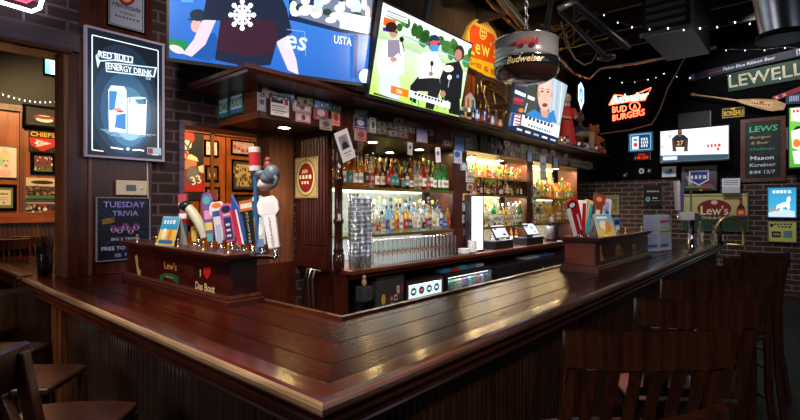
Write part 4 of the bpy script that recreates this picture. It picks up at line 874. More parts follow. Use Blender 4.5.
# corner neon (top left)
r = root('neon_sign', 'rounded neon sign with white border at the top left corner', 'sign', (XW+.09, .72, 3.24)); 
pp = [(0, -.45, -.09), (0, .15, -.13), (0, .2, -.09), (0, .22, 0), (0, .22, .3), (0, -.45, .3)]
MB().tube(pp, .014, 8).build('white_tube', neon('cool_white_neon', (.85, .88, 1), 7), r); MB().tube([(0, -.45, -.04), (0, .12, -.07), (0, .16, -.03), (0, .17, .3)], .01, 8).build('red_tube', neon('deep_red_neon', (1, .05, .1), 3), r)
MB().box(-.085, -.46, -.03, -.02, .14, .3).build('housing', pbr('navy_plastic', (.01, .015, .06), .3), r); MB().tube([(0, -.45, .01), (0, .08, -.01), (0, .1, .3)], .008, 6).build('blue_tube', neon('blue_neon', (.1, .2, 1), 3), r)

# ------------------------------------------------------------------ side room pictures (plane X = -8.2)
XR = -8.195
def sideroom(name, label, cat, box, draw, **k):
    return side(name, label, cat, box, draw, XR, **k)
def crowd(p, seed, cols, n=40, y0=.1, y1=.9):
    rr = random.Random(seed)
    for i in range(n): p.ell(rr.random(), rr.uniform(y0, y1), rr.uniform(.02, .06), rr.uniform(.03, .1), rr.choice(cols), 7)
def dfoot(p, M):
    p.rect(0, 0, 1, 1, '06080a', '101418'); p.ell(.55, .42, .33, .22, '6a3020'); p.ell(.55, .34, .26, .14, 'd8d0cc'); p.ell(.55, .5, .3, .13, '7a3a28'); p.line([(.38, .56), (.7, .56)], .03, 'e8e0dc'); p.rect(.1, .04, .8, .05, '283038')
sideroom('display_case', 'black wall case holding a brown and white football', 'display case', (26, 106, 59, 124), dfoot, bg='06080a', frame=1, fmat=BLACK, fw=.03, thick=.08)
def dchief(p, M):
    p.rect(0, 0, 1, 1, '14100c'); p.poly([(.02, .66), (.98, .66), (.92, .3), (.5, .02), (.08, .3)], 'c01828'); p.text('CHIEFS', .5, .84, .22, 'f0b820', .86)
    p.poly([(.2, .4), (.28, .5), (.25, .58), (.45, .54), (.82, .44), (.45, .28), (.25, .24), (.3, .34)], 'f0ece8'); p.text('KC', .48, .41, .16, 'b01424', .26)
sideroom('team_sign', 'red arrowhead sign with yellow CHIEFS lettering on the orange wall', 'sign', (28.5, 130, 56.5, 151), dchief, bg='14100c')
sideroom('framed_photo', 'square black-framed football photo under the arrowhead sign', 'picture', (34, 155, 52, 171), lambda p, M: (p.rect(0, 0, 1, .3, '5a7a48'), crowd(p, 3, ['a02828', 'f0e8e8', '602020', 'd8c8c0', '402830'])), frame=1, fmat=BLACK, fw=.04, bg='704048')
sideroom('stadium_panorama', 'cream-matted stadium panorama photo, upper of two', 'picture', (26, 177.5, 64, 199.5), lambda p, M: (p.ell(.42, .8, .3, .09, '302820'), p.rect(0, .2, 1, .42, '50382c'), crowd(p, 6, ['806050', '403028', 'a08070', '302018'], 60, .25, .58), p.rect(0, .05, 1, .14, '4a7a3a')), bg='d8ccb0')
sideroom('stadium_panorama', 'team crowd panorama photo in a thin grey frame, lower of two', 'picture', (26, 201, 64, 221), lambda p, M: (p.rect(0, .45, 1, .4, '383838'), crowd(p, 8, ['c82828', 'f0e8e0', '303848', 'a09080', 'e0d0c0'], 60, .3, .8), p.rect(0, 0, 1, .2, 'e0d8c8')), bg='a89888', frame=1, fmat=DSTEEL, fw=.03)
def dmarilyn(p, M): p.ell(.45, .5, .22, .24, 'f0d8c8'); p.ell(.4, .68, .32, .18, 'e0d8a8'); p.ell(.25, .5, .12, .14, 'b0d8c8'); p.ell(.38, .54, .05, .02, '404040'); p.ell(.56, .54, .05, .02, '404040'); p.ell(.48, .38, .08, .03, 'c02838'); p.ell(.45, .15, .3, .12, 'e8c8c0'); p.line([(.3, .88), (.6, .8)], .02, 'd8b8a0'); p.line([(.35, .95), (.6, .9)], .02, 'e0b0a0')
sideroom('portrait_print', 'white portrait print with pale yellow hair and red lips on the orange wall', 'picture', (-4, 146, 16.5, 177), dmarilyn, bg='e8e4dc', frame=1, fmat=DSTEEL, fw=.01)
sideroom('framed_certificate', 'black-framed certificate with green mat below the portrait print', 'picture', (-6, 187, 13, 208), lambda p, M: (p.rect(.12, .14, .76, .72, 'e8e4d0'), p.text('~5', .5, .68, .09, '606850', .5), p.line([(.25, .5), (.75, .5)], .02, '808870'), p.line([(.3, .4), (.7, .4)], .02, '808870'), p.ell(.5, .26, .05, .05, '405890')), bg='7a8850', frame=1, fmat=BLACK, fw=.04)
# mural and pictures through the second opening
def dmural(p, M):
    Z = zm(M, 170, 120, 6); p.rect(0, 0, 1, 1, '10141a', '181c20'); 
    ellpx(p, Z, 105, 105, 42, 45, 'c83828'); ellpx(p, Z, 100, 150, 30, 30, 'd0d4dc'); linepx(p, Z, [(80, 130), (120, 180)], .02, '303848'); linepx(p, Z, [(125, 125), (100, 185)], .02, '303848')
    polypx(p, Z, [(60, 190), (110, 185), (130, 290), (60, 300)], 'a88060'); ellpx(p, Z, 85, 215, 22, 28, 'b02020'); ellpx(p, Z, 84, 215, 12, 16, 'd8c060')
    ellpx(p, Z, 138, 262, 22, 30, 'b87858'); polypx(p, Z, [(98, 232), (170, 250), (160, 225), (125, 205), (105, 215)], 'e8dcc0'); 
    polypx(p, Z, [(70, 300), (190, 290), (200, 430), (70, 430)], 'a82020'); ellpx(p, Z, 140, 335, 48, 58, '4a4e54'); ellpx(p, Z, 135, 325, 36, 44, '6a6e74'); a = Z(155, 360); p.text('33', a[0], a[1], .12, 'e8e8e8', .4, rot=.3); polypx(p, Z, [(165, 280), (200, 270), (200, 320), (175, 310)], 'd8d0c0')
sideroom('painted_mural', 'dark mural of football players with a red helmet and number 33', 'mural', (178, 128, 203.5, 200), dmural, bg='10141a')
K = dict(frame=1, fmat=BLACK, fw=.03)
sideroom('framed_photo', 'small white-matted picture of dark blue figures, top of the column', 'picture', (206, 141.5, 217, 154.5), lambda p, M: (crowd(p, 11, ['203060', '101830', '604080', 'c03040'], 16),), bg='e8d8d8', **K)
sideroom('framed_photo', 'small black-framed brown photo with white figure, second of the column', 'picture', (207, 167, 217, 179.5), lambda p, M: (p.ell(.5, .4, .3, .3, 'e0d8c8'), p.ell(.4, .5, .15, .2, '503828')), bg='604020', **K)
sideroom('framed_photo', 'small red-brown photo, lowest of the column beside the mural', 'picture', (207, 188.5, 218, 200), lambda p, M: crowd(p, 13, ['802020', 'c89070', '402020'], 16), bg='904830', **K)
sideroom('framed_photo', 'wide framed photo of red and white players, top right of the wood panel', 'picture', (232.5, 141, 254, 153), lambda p, M: crowd(p, 14, ['c02030', 'f0e8e8', '802030', '303030', 'd0b0a8'], 34), bg='a89090', **K)
sideroom('framed_photo', 'tall sepia picture in a grey mat below the wide player photo', 'picture', (233.5, 161, 252.5, 189), lambda p, M: (p.rect(.16, .1, .68, .8, 'b0a070'), crowd(p, 15, ['c8b888', '605030', '8a7a50', '403820'], 40, .15, .85)), bg='3a3c38', **K)
sideroom('framed_photo', 'partly hidden dark picture with red inside, low behind the tap handles', 'picture', (236, 196, 256, 206), lambda p, M: crowd(p, 16, ['a02020', '603028', 'd0b0a0'], 20), bg='28201c', **K)
c, w, h = rectX(43, 53, 60, 75, -8.19)
r = root('lit_beer_light', 'bright cyan-white light box high in the side room', 'light box'); orient(r, (-8.19, c[1], c[2]), RY, UZ)
MB().box(-w/2, -h/2, 0, w/2, h/2, .08).build('housing', BLACK, r); q = Pic(w*.92, h*.92, 'd0f4ff'); q.rect(0, 0, .3, 1, '40b8d0', 'a0e8f0'); q.rect(.35, .1, .5, .3, 'f8ffff'); q.build('face', attr_mat('light_box_face', .3, emit=2.6), r, off=.082)
def string_lights(label, pts, n, sag, grp, col=(.75, .85, 1)):
    r = root('string_lights', label, 'lights', pts[0]); P = []
    for (a, b) in zip(pts, pts[1:]):
        a, b = Vector(a), Vector(b)
        for i in range(n+1):
            t = i/n; q = a.lerp(b, t); q.z -= sag*4*t*(1-t); P.append(q-Vector(pts[0]))
    MB().tube(P, .004, 5).build('wire', PLAST, r); bm_ = neon('fairy_bulb', col, 2.2)
    me = None
    for q in P[::1]:
        if me is None: o = MB().ell((0, 0, 0), (.008, .008, .012), 8, 5).build('bulb', bm_, r); me = o.data
        else: o = bpy.data.objects.new('bulb', me); COL.objects.link(o); o.parent = r
        o.location = q-Vector((0, 0, .016))
    return r
string_lights('string of small white fairy lights in the side room above the wood panels', [tuple(atX(-14, 86, -7.9)), tuple(atX(60, 100, -7.9))], 14, .08, None)
# side room chairs
def bar_chair(loc, rz, label, group, src=None, back=True, H=1.25, name='bar_stool', cat='stool', wd=.48):
    r = root(name, label, cat, loc, rz, group); SW = wd
    MB().prism([(-SW*.5, .03), (SW*.5, .03), (SW*.46, .37), (SW*.2, .40), (-SW*.2, .40), (-SW*.46, .37)], 2, .745, .78).build('seat', DARKW, r, bevel=.01)
    for sx in (-1, 1):
        MB().tube([(sx*(SW/2-.03), .34, .745), (sx*(SW/2), .37, 0.01)], [.022, .017], 8).build('leg', DARKW, r)
    if back:
        for sx in (-1, 1):
            # back post: one curved piece from floor to crest
            pts = [(0, -.06, .0), (0, .03, .4), (0, .045, .745), (0, .02, .95), (0, -.035, H-.02)]
            m = MB(); x = sx*(SW/2-.022); vs = []
            for (_, y, z) in pts: vs += [(x-.02, y-.018, z), (x+.02, y-.018, z), (x+.02, y+.018, z), (x-.02, y+.018, z)]
            fs = [(0, 1, 2, 3), (16, 17, 18, 19)]+[(i*4+k, i*4+(k+1) % 4, i*4+4+(k+1) % 4, i*4+4+k) for i in range(4) for k in range(4)]
            m.add(vs, fs).build('back_post', DARKW, r, bevel=.005)
        # curved crest rail
        vs = []; n = 12
        for i in range(n+1):
            t = -1+2*i/n; x = t*SW/2; y = -.035-.022*(1-t*t); zt = H-.006*(1-t*t)+.004; hh = .12
            vs += [(x, y-.012, zt-hh), (x, y+.014, zt-hh), (x, y+.016, zt-.008), (x, y+.002, zt), (x, y-.014, zt-.006)]
        fs = [(i*5+k, i*5+(k+1) % 5, i*5+5+(k+1) % 5, i*5+5+k) for i in range(n) for k in range(5)]+[tuple(range(4, -1, -1)), tuple(range(n*5, n*5+5))]
        MB().add(vs, fs).build('crest_rail', DARKW, r)
        MB().box(-SW/2+.04, .028, .80, SW/2-.04, .052, .84).build('lower_rail', DARKW, r, bevel=.004)
        for i in range(6):
            x = (-.5+(i+1)/7)*SW*.94; dy = -.022*(1-(2*x/SW)**2)
            m = MB(); vs = []
            for y, z in ((.04, .835), (.018+dy*.5, .98), (-.03+dy, H-.125)): vs += [(x-.017, y-.007, z), (x+.017, y-.007, z), (x+.017, y+.007, z), (x-.017, y+.007, z)]
            m.add(vs, [(0, 1, 2, 3), (8, 9, 10, 11)]+[(i2*4+k, i2*4+(k+1) % 4, i2*4+4+(k+1) % 4, i2*4+4+k) for i2 in range(2) for k in range(4)]).build('slat', DARKW, r)
    else:
        for sx in (-1, 1): MB().tube([(sx*(SW/2-.05), .07, .745), (sx*(SW/2-.01), .03, 0.01)], [.022, .017], 8).build('leg', DARKW, r)
    MB().tube([(-SW/2, .362, .3), (SW/2, .362, .3)], .012, 8).build('foot_rail', DARKW, r)
    for sx in (-1, 1): MB().tube([(sx*(SW/2-.01), .03, .34), (sx*SW/2, .362, .34)], .011, 8).build('stretcher', DARKW, r)
    return r
for px, lab, ry in ((10, 'dark wooden slat-back chair in the side room at the left edge', 238.5), (31, 'dark wooden chair back in the side room, nearer the tumbler of straws', 236)):
    q = atX(px, ry, -7.15 if px < 20 else -7.8); bar_chair((q.x, q.y, 0), 1.2, lab, None, H=q.z, wd=.38)
# right row of stools
ch = [((564, 330), (728, 330), 'nearest of the row of full dark wooden bar stool backs'), ((635, 298), (757, 300), 'dark wooden bar stool, second of the row along the bar'), ((661, 279), (763, 281), 'dark wooden bar stool, third of the row along the bar'),
      ((704, 266), (779, 267), 'dark wooden bar stool, fourth of the row along the bar'), ((724, 258), (786, 259), 'dark wooden bar stool, fifth of the row along the bar'), ((742, 253), (789, 253), 'dark wooden bar stool, sixth and farthest of the row')]
for i, (a, b, lab) in enumerate(ch):
    A, B = atZ(*a, 1.25), atZ(*b, 1.25); d = B-A; rz = math.atan2(d.y, d.x); c = (A+B)/2
    wd = d.length; off = Vector((-sin(rz), cos(rz), 0))*.035; bar_chair((c.x+off.x, c.y+off.y, 0), rz, lab, 'bar stools along the long bar side', wd=wd)
A = atZ(724, 406, 1.25); dr = Vector((.587, .81, 0)); c = A-dr*.24; bar_chair((c.x-.81*.035, c.y+.587*.035, 0), math.atan2(.81, .587), 'closest dark bar stool, only its crest showing at the bottom edge', 'bar stools along the long bar side')
A = Vector((-1.747, .328, 0)); dr = Vector((.74, -.67, 0)); c = A+dr*.24; bar_chair((c.x+.67*.035, c.y+.74*.035, 0), math.atan2(-.67, .74), 'dark bar stool with slatted back at the lower left edge', None)
for i, (x, y) in enumerate(((-2.264, .827), (-3.006, .837), (-3.668, .833), (-4.4, .8))):
    rz = radians(45); # front right corner of the seat points at the bar
    cx_, cy_ = .22, .37; X = x-(cx_*cos(rz)-cy_*sin(rz)); Y = y-(cx_*sin(rz)+cy_*cos(rz))
    bar_chair((X, Y, 0), rz, 'dark backless bar stool tucked under the short bar side, %s' % ('nearest the corner', 'second from the corner', 'third from the corner', 'farthest, by the wall')[i], 'backless stools on the short bar side', back=False)

# ------------------------------------------------------------------ tap boxes
def tap_box(name, label, x0, y0, x1, y1, z1, decals):
    r = root(name, label, 'tap box', (0, 0, 0))
    prof = [(0, 1.071), (.02, 1.071), (.02, 1.10), (.012, 1.108), (.012, 1.118), (.004, 1.126), (0, 1.13)]
    def ring(o, z): return [(x0-o, y0-o, z), (x1+o, y0-o, z), (x1+o, y1+o, z), (x0-o, y1+o, z)]
    def loft(pr):
        vs = []; fs = []
        for o, z in pr: vs += ring(o, z)
        for i in range(len(pr)-1):
            for k in range(4): fs.append((i*4+k, i*4+(k+1) % 4, i*4+4+(k+1) % 4, i*4+4+k))
        fs += [(3, 2, 1, 0), tuple(range(len(pr)*4-4, len(pr)*4))]; return MB().add(vs, fs)
    loft(prof).build('base_moulding', MAHX, r)
    loft([(-.012, 1.13), (-.012, z1-.05)]).build('body', wood('tap_box_wood', '2e0d09', '571c14', 0, rough=.3, coat=.6) if x1-x0 > y1-y0 else wood('tap_box_wood_y', '2e0d09', '571c14', 1, rough=.3, coat=.6), r)
    loft([(-.008, z1-.0495), (.004, z1-.042), (.012, z1-.034), (.012, z1-.028), (.028, z1-.02), (.03, z1-.004), (.024, z1)]).build('lid', MAHX, r)
    return r
tx0, tx1, ty0, ty1, tz = -4.10, -2.51, 1.40, 1.60, 1.375
tb = tap_box('tap_box', 'long dark mahogany tap box with painted Das Boot lettering on the short bar side', tx0, ty0, tx1, ty1, tz, None)
w, h = tx1-tx0-.03, .19; cc_ = Vector(((tx0+tx1)/2, ty0+.0115, 1.13+h/2)); p = Pic(w, h, '3c120c'); p.v, p.f, p.c, p.L = [], [], [], 1; M = mapper(cc_, RX, UZ, w, h); Z = zm(M, 120, 230, 4.944)
polypx(p, Z, [(74, 130), (82, 120), (88, 132), (90, 180), (104, 205), (102, 224), (88, 226), (84, 200)], 'd8b060')
linepx(p, Z, [(154, 132), (166, 130), (168, 200)], .015, '6a3a30')
a = Z(250, 178); p.text("Lew's", a[0], a[1], .27, 'e89a58', .125, rot=0)
polypx(p, Z, [(200, 222), (225, 212), (260, 216), (290, 232), (292, 272), (280, 262), (250, 240), (222, 234), (208, 256), (198, 250)], '2f6a34'); a = Z(245, 232); p.text('Grill & Bar', a[0], a[1], .07, 'c8c890', .075)
polypx(p, Z, [(312, 168), (372, 176), (368, 230), (345, 245), (322, 220)], '4a1c16')
a = Z(400, 212); p.text('I', a[0], a[1], .22, 'f0dca0', .007)
polypx(p, Z, [(415, 198), (423, 182), (433, 190), (444, 180), (454, 192), (450, 215), (434, 246), (418, 220)], 'd02020'); a = Z(423, 282); p.text('Das Boot', a[0], a[1], .25, 'f0dca0', .155)
o = p.build('decals', GLOSSP, tb); orient(o, cc_, RX, UZ); o['label'] = 'painted boot, club crest and cream Das Boot lettering'
m = MB()
def gallery(r, pts, hgt=.05):
    for x, y, z in pts: MB().lathe([(.012, 0), (.012, .006), (.005, .01), (.005, .02), (.008, .026), (.005, .032), (.005, hgt-.01), (.009, hgt-.004), (.006, hgt+.006), (.001, hgt+.008)], 10, (x, y, z)).build('gallery_post', BRASS, r)
gallery(tb, [(x, ty0+.02, tz) for x in (-3.9, -3.55, -3.2, -2.85, -2.55)])
bx0, bx1, by0, by1 = -1.70, -1.40, 4.20, 5.95
tb2 = tap_box('tap_box', 'mahogany tap box farther down the long bar side with gold emblems', bx0, by0, bx1, by1, 1.375, None)
w, h = by1-by0-.03, .19; cc_ = Vector((bx1-.0115, (by0+by1)/2, 1.13+h/2)); p = Pic(w, h, '3c120c'); p.v, p.f, p.c, p.L = [], [], [], 1; M = mapper(cc_, RY, UZ, w, h); Z = zm(M, 550, 190, 4.664)
polypx(p, Z, [(232, 262), (240, 258), (240, 295), (250, 318), (248, 332), (234, 328)], 'b88a40'); ellpx(p, Z, 318, 275, 14, 22, '9a6a34'); polypx(p, Z, [(302, 290), (338, 280), (340, 300), (304, 308)], '8a5a2c'); ellpx(p, Z, 391, 265, 10, 18, '9a6a34'); polypx(p, Z, [(378, 285), (406, 278), (404, 300), (380, 304)], '9a6a34')
o = p.build('decals', GLOSSP, tb2); orient(o, cc_, RY, UZ); o['label'] = 'worn gold painted emblems'
w = bx1-bx0-.03; MB().box(bx0+.02, by0-.004, 1.14, bx1-.02, by0+.011, 1.31).build('end_panel', wood('tap_end_wood', '5a2012', '8e3a20', 0), tb2)
gallery(tb2, [(bx1-.02, y, 1.375) for y in (4.5, 5.1, 5.7)])

def tap_handle(label, base, top, w, shape, col, extra=None, group='beer tap handles on the near tap box', thick=.03, face=None):
    """base/top are world points; shape 'paddle','tusk','square','point','bottle'"""
    base, top = Vector(base), Vector(top); d = top-base; L = d.length; U = d.normalized(); V = Vector((-.656, .7547, 0)); R = V.cross(U) if False else U.cross(-V).normalized()
    R = U.cross(V).normalized()*-1
    if R.dot(Vector((.75, .65, 0))) < 0: R = -R
    r = root('beer_tap_handle', label, 'tap handle', group=group); orient(r, base, R, U)
    c1, c2, c3 = col
    MB().lathe([(.016, -.004), (.016, .01), (.009, .016), (.009, .05)], 12, (0, 0, 0)).build('ferrule', CHROME, r).rotation_euler = (-pi/2, 0, 0)
    mt = pbr('tap_'+c1, c1, .3, coat=.5)
    y0 = .045
    def slabp(poly, t): return MB().prism(poly, 2, -t/2, t/2)
    if shape == 'paddle': poly = [(-w*.3, y0), (w*.3, y0), (w*.5, L*.55), (w*.55, L*.86), (w*.38, L*.97), (0, L), (-w*.38, L*.97), (-w*.55, L*.86), (-w*.5, L*.55)]
    elif shape == 'square': poly = [(-w*.28, y0), (w*.28, y0), (w*.36, L*.72), (w*.5, L*.74), (w*.5, L), (-w*.5, L), (-w*.5, L*.74), (-w*.36, L*.72)]
    elif shape == 'point': poly = [(-w*.35, y0), (w*.35, y0), (w*.5, L*.3), (w*.42, L*.7), (0, L), (-w*.42, L*.7), (-w*.5, L*.3)]
    elif shape == 'tall': poly = [(-w*.42, y0), (w*.42, y0), (w*.5, L*.96), (w*.4, L), (-w*.4, L), (-w*.5, L*.96)]
    elif shape == 'octagon': poly = [(-w*.32, y0), (w*.32, y0), (w*.38, L*.66), (w*.62, L*.74), (w*.62, L*.9), (w*.4, L), (-w*.4, L), (-w*.62, L*.9), (-w*.62, L*.74), (-w*.38, L*.66)]
    if shape == 'tusk':
        n = 9; pts = [(w*.9*sin(i/n*1.5)*(1 if i else 0)-w*.3, y0+(L-y0)*i/n, 0) for i in range(n+1)]; pts = [(-w*.55+w*1.1*sin(pi*.5*(1-i/n)), y, 0) for i, (_, y, _) in enumerate(pts)]
        MB().tube(pts, [w*(.3+.16*sin(pi*i/n*.8)) for i in range(n+1)], 12).build('body', mt, r); q = pts[-1]
        MB().ell((q[0]-w*.15, q[1], 0), (w*.62, w*.5, w*.55)).build('head', pbr('tap_'+c2, c2, .3), r)
    else:
        b = slabp(poly, thick).build('body', mt, r, bevel=.005)
        p = Pic(w*1.3, L, c1); p.v, p.f, p.c, p.L = [], [], [], 0
        (extra or (lambda p: (p.rect(.3, .2, .4, .5, c2), p.rect(.32, .75, .36, .12, c3))))(p)
        o = p.build('badge', GLOSSP, r, off=0); o.location = (0, L/2, -thick/2-.001) ; o.rotation_euler = (0, pi, 0)
        # artwork must face the customer side: pick the side that looks at the room
        N = R.cross(U)
        if N.dot(Vector((.656, -.7547, 0))) > 0: o.location = (0, L/2, thick/2+.001); o.rotation_euler = (0, 0, 0)
    return r
ty = 1.5; Z3 = lambda X, Y, y=ty: atY(170+X/3.817, 140+Y/3.817, y)
def vt(t, c, cx=.5, cy=.5, h=.12, w=.6):   # vertical lettering
    def f(p):
        for i, chh in enumerate(t): p.text(chh, cx, cy+(len(t)/2-i)*w/len(t), w/len(t)*.72, c)
    return f
def multi(*fs): return lambda p: [f(p) for f in fs]
R_ = lambda *a: (lambda p: p.rect(*a)); E_ = lambda *a: (lambda p: p.ell(*a)); T_ = lambda *a: (lambda p: p.text(*a))
taps = [((55, 300), (50, 205), .07, 'square', ('a01c20', 'e8e8e8', '2a7a88'), multi(R_(.2, .5, .6, .1, 'f0f0f0'), R_(.2, .1, .6, .3, '2a7a88'), R_(.2, .75, .6, .06, 'f0f0f0')), 'red, white and teal tap handle at the left end, set behind the others'),
 ((112, 405), (88, 245), .075, 'tusk', ('d8d8b8', '14281c', 'd8b040'), None, 'cream curved tap handle with dark green rounded head'),
 ((95, 400), (96, 330), .05, 'tall', ('c8902c', '402010', 'e8c060'), multi(R_(.25, .2, .5, .6, 'e8c060')), 'short golden tap handle behind the table tent card'),
 ((160, 405), (140, 200), .075, 'paddle', ('6a3c90', '38a8a0', 'e8c840'), multi(E_(.5, .85, .25, .08, '38a8a0'), R_(.25, .5, .5, .16, 'e08ac0'), R_(.25, .3, .5, .14, 'e8c840'), R_(.3, .1, .4, .14, '38a8a0')), 'purple paddle tap handle with teal and yellow blocks'),
 ((196, 405), (178, 237), .08, 'octagon', ('e8e6e8', 'e8781c', '2850a0'), multi(E_(.5, .92, .3, .06, 'e8781c'), R_(.2, .68, .6, .12, '2850a0'), R_(.35, .1, .3, .4, 'b8c8e0')), 'white tap handle with orange round top and blue band'),
 ((238, 410), (213, 242), .085, 'paddle', ('c45a9c', '2a2440', 'e8d0e8'), multi(E_(.5, .86, .28, .08, '2a2440'), R_(.28, .2, .44, .48, '3a3058'), R_(.38, .5, .24, .05, 'e8d0e8'), R_(.38, .38, .24, .05, 'e8d0e8'), R_(.38, .26, .24, .05, 'e8d0e8'), R_(.3, .72, .4, .04, 'e8d0e8')), 'pink paddle tap handle with dark lettered panel'),
 ((285, 375), (238, 205), .07, 'point', ('2850a8', 'c02838', 'e8e8f0'), multi(R_(.2, .1, .3, .6, 'c02838'), R_(.5, .1, .12, .6, 'e8e8f0')), 'pointed blue and red tap handle leaning left'),
 ((262, 410), (270, 350), .05, 'tall', ('203050', '4a78b8', 'c8d8f0'), multi(R_(.3, .3, .4, .3, '88a8d8')), 'short navy tap handle low between the pink and black ones'),
 ((316, 405), (290, 226), .09, 'square', ('16181a', 'c86a30', 'c8d0b0'), multi(R_(.14, .77, .72, .2, 'c86a30'), R_(.2, .82, .6, .09, 'e8e0d0'), vt('BOULEVARD', 'b8c0a0', .5, .42, .1, .6)), 'black tap handle with orange square top and vertical lettering'),
 ((354, 412), (335, 215), .065, 'tall', ('c4d4dc', '1c6a80', '244a80'), multi(R_(.1, .62, .8, .3, '1c6a80'), E_(.5, .8, .22, .05, 'd8e8f0'), R_(.2, .1, .5, .14, '6a8ab0'), E_(.5, .4, .2, .1, 'f0f4f8')), 'tall pale handle with teal upper half'),
 ]
for (b, t, w, sh, col, ex, lab) in taps:
    bp = Z3(*b); bp.z = tz; back = lab.startswith('red, white') or lab.startswith('short'); yy = 1.54 if back else 1.5
    bp = atZ(170+b[0]/3.817, 140+b[1]/3.817, tz); bp.y = min(max(bp.y, 1.42), 1.58); bp = atY(170+b[0]/3.817, 140+b[1]/3.817, bp.y); bp.z = tz
    tp = atY(170+t[0]/3.817, 140+t[1]/3.817, bp.y); tap_handle(lab, bp, tp, w, sh, col, ex)
# big sculpted handle
b = atY(276, 244, 1.5); b.z = tz; t = atY(267, 197, 1.5); r = tap_handle('large white octagonal tap handle topped with a sculpted rider figure', b, t, .095, 'octagon', ('e8e6ee', 'c0c4d8', '303858'), multi(R_(.2, .7, .6, .2, 'dcdce8'), vt('LAKEFRONT', '404868', .5, .38, .1, .5)))
g = lambda X, Y: atY(170+X/6, 120+Y/6, 1.5); Mi = r.matrix_world.inverted(); gl_ = lambda X, Y: Mi @ g(X, Y)
m = MB(); base_y = (t-b).length
q = gl_(600, 345); m.ell(q, (.055, .04, .035)); q = gl_(610, 320); m.ell(q, (.045, .05, .03)); q = gl_(545, 325); m.ell(q, (.035, .025, .03)); m.tube([gl_(560, 330), gl_(590, 320), gl_(640, 350), gl_(630, 390)], .012)
MB().tube([(0, 0, 0), Mi @ Vector((tx1-.03, 1.56, tz-.03))], .014, 8).build('faucet_arm', CHROME, r)
m.build('horse_figure', pbr('slate_blue', (.12, .16, .22), .4), r)
m = MB(); m.ell(gl_(590, 275), (.024, .035, .022)); m.ell(gl_(588, 242), (.018, .02, .018)); m.tube([gl_(590, 270), gl_(565, 285)], .009); m.build('rider_figure', pbr('rider_red', (.25, .05, .04), .5), r)
m = MB(); m.ell(gl_(585, 385), (.06, .035, .035)); m.ell(gl_(560, 375), (.03, .025, .03)); m.build('crest', pbr('pale_pink', (.65, .5, .48), .4), r)
b2 = atY(258, 246, 1.56); b2.z = tz; t2 = atY(252, 172, 1.56)
r = root('beer_tap_handle', 'tall slim blue tap handle topped with a red and white can', 'tap handle', group='beer tap handles on the near tap box'); orient(r, b2, (1, 0, 0), (t2-b2).normalized())
L = (t2-b2).length; MB().tube([(0, 0, 0), (0, L, 0)], [.011, .016], 10).build('shaft', pbr('tap_blue', (.04, .12, .3), .3), r)
MB().tube([(0, L, 0), (0, L+.14, 0)], .034, 16).build('can', pbr('can_red', (.6, .03, .04), .3), r); MB().tube([(0, L+.0, 0), (0, L+.03, 0)], .0355, 16).tube([(0, L+.11, 0), (0, L+.142, 0)], .0355, 16).build('can_band', WHITE, r)
# table tent near
def tent(label, cx_, cy_, z, rz, w, h, draw):
    r = root('table_tent_card', label, 'card', (cx_, cy_, z), rz); a = h*.3; 
    MB().add([(-w/2, -a, 0), (w/2, -a, 0), (w/2, 0, h), (-w/2, 0, h), (-w/2, a, 0), (w/2, a, 0), (-w/2, -a+.004, 0), (w/2, -a+.004, 0), (w/2, 0, h-.006), (-w/2, 0, h-.006), (-w/2, a-.004, 0), (w/2, a-.004, 0)], [(0, 1, 2, 3), (3, 2, 5, 4), (6, 9, 8, 7), (9, 10, 11, 8), (0, 6, 7, 1), (4, 5, 11, 10)], ).build('folded_card', WHITE, r)
    L = math.hypot(a, h); p = Pic(w*.96, L*.96); draw(p); o = p.build('print', PAPER, r); U = Vector((0, a, h)).normalized(); R = Vector((1, 0, 0)); N = R.cross(U); M = Matrix((R, U, N)).transposed().to_4x4(); M.translation = Vector((0, -a/2, h/2))+N*.001; o.matrix_local = M
    return r
q = atZ(174, 248.5, tz); q = Vector((max(q.x, -3.95), min(max(q.y, 1.45), 1.5), 0))
def dtent(p): p.rect(0, 0, 1, .6, 'e8c020', 'f0d860'); p.rect(0, .55, 1, .45, '1c98d0', '48b8e8'); p.ell(.3, .4, .14, .2, 'f4f4e8'); p.ell(.65, .36, .12, .22, 'e88838'); p.text('~4', .5, .82, .14, 'ffffff', .7); p.rect(.1, .05, .8, .12, '1c70b0')
qq = atY(172, 249, 1.47); tent('white folded card with blue and yellow drinks picture, left on the near tap box', qq.x, 1.47, tz, .3, .17, .2, dtent)
# second box taps
Z6 = lambda X, Y, x=-1.56: atX(550+X/4.664, 190+Y/4.664, x)
def tb2tap(b, t, w, sh, col, ex, lab, y=None):
    B = Z6(*b); T = Z6(*t); T.x = -1.56; B.z = 1.375; B.y = max(B.y, by0+.05); tap_handle(lab, B, T, w, sh, col, ex, group='beer tap handles on the far tap box')
tb2tap((70, 222), (96, 40), .10, 'paddle', ('b01820', 'e8e8e8', '181818'), multi(E_(.45, .86, .3, .085, '181818'), E_(.45, .86, .2, .055, 'e8e8e8'), R_(.0, .1, .28, .72, 'ececec'), R_(.56, .2, .12, .4, 'f0d8d8')), 'red and white paddle tap handle with a round black badge')
tb2tap((118, 222), (150, 48), .085, 'tall', ('e8e4e0', 'a01820', '909090'), multi(R_(.5, .06, .3, .86, 'a01820')), 'white tap handle with a dark red side stripe, on the far tap box')
tb2tap((150, 222), (182, 48), .085, 'tall', ('e0a828', '2890b0', 'e8e8e8'), multi(R_(.12, .6, .35, .35, '2890b0'), R_(.6, .1, .25, .8, '2890b0')), 'yellow and turquoise tap handle on the far tap box')
tb2tap((180, 222), (192, 112), .075, 'tall', ('1a1c20', '9098a0', '505860'), multi(R_(.25, .2, .45, .6, '8a9098')), 'black tap handle with silver panel on the far tap box')
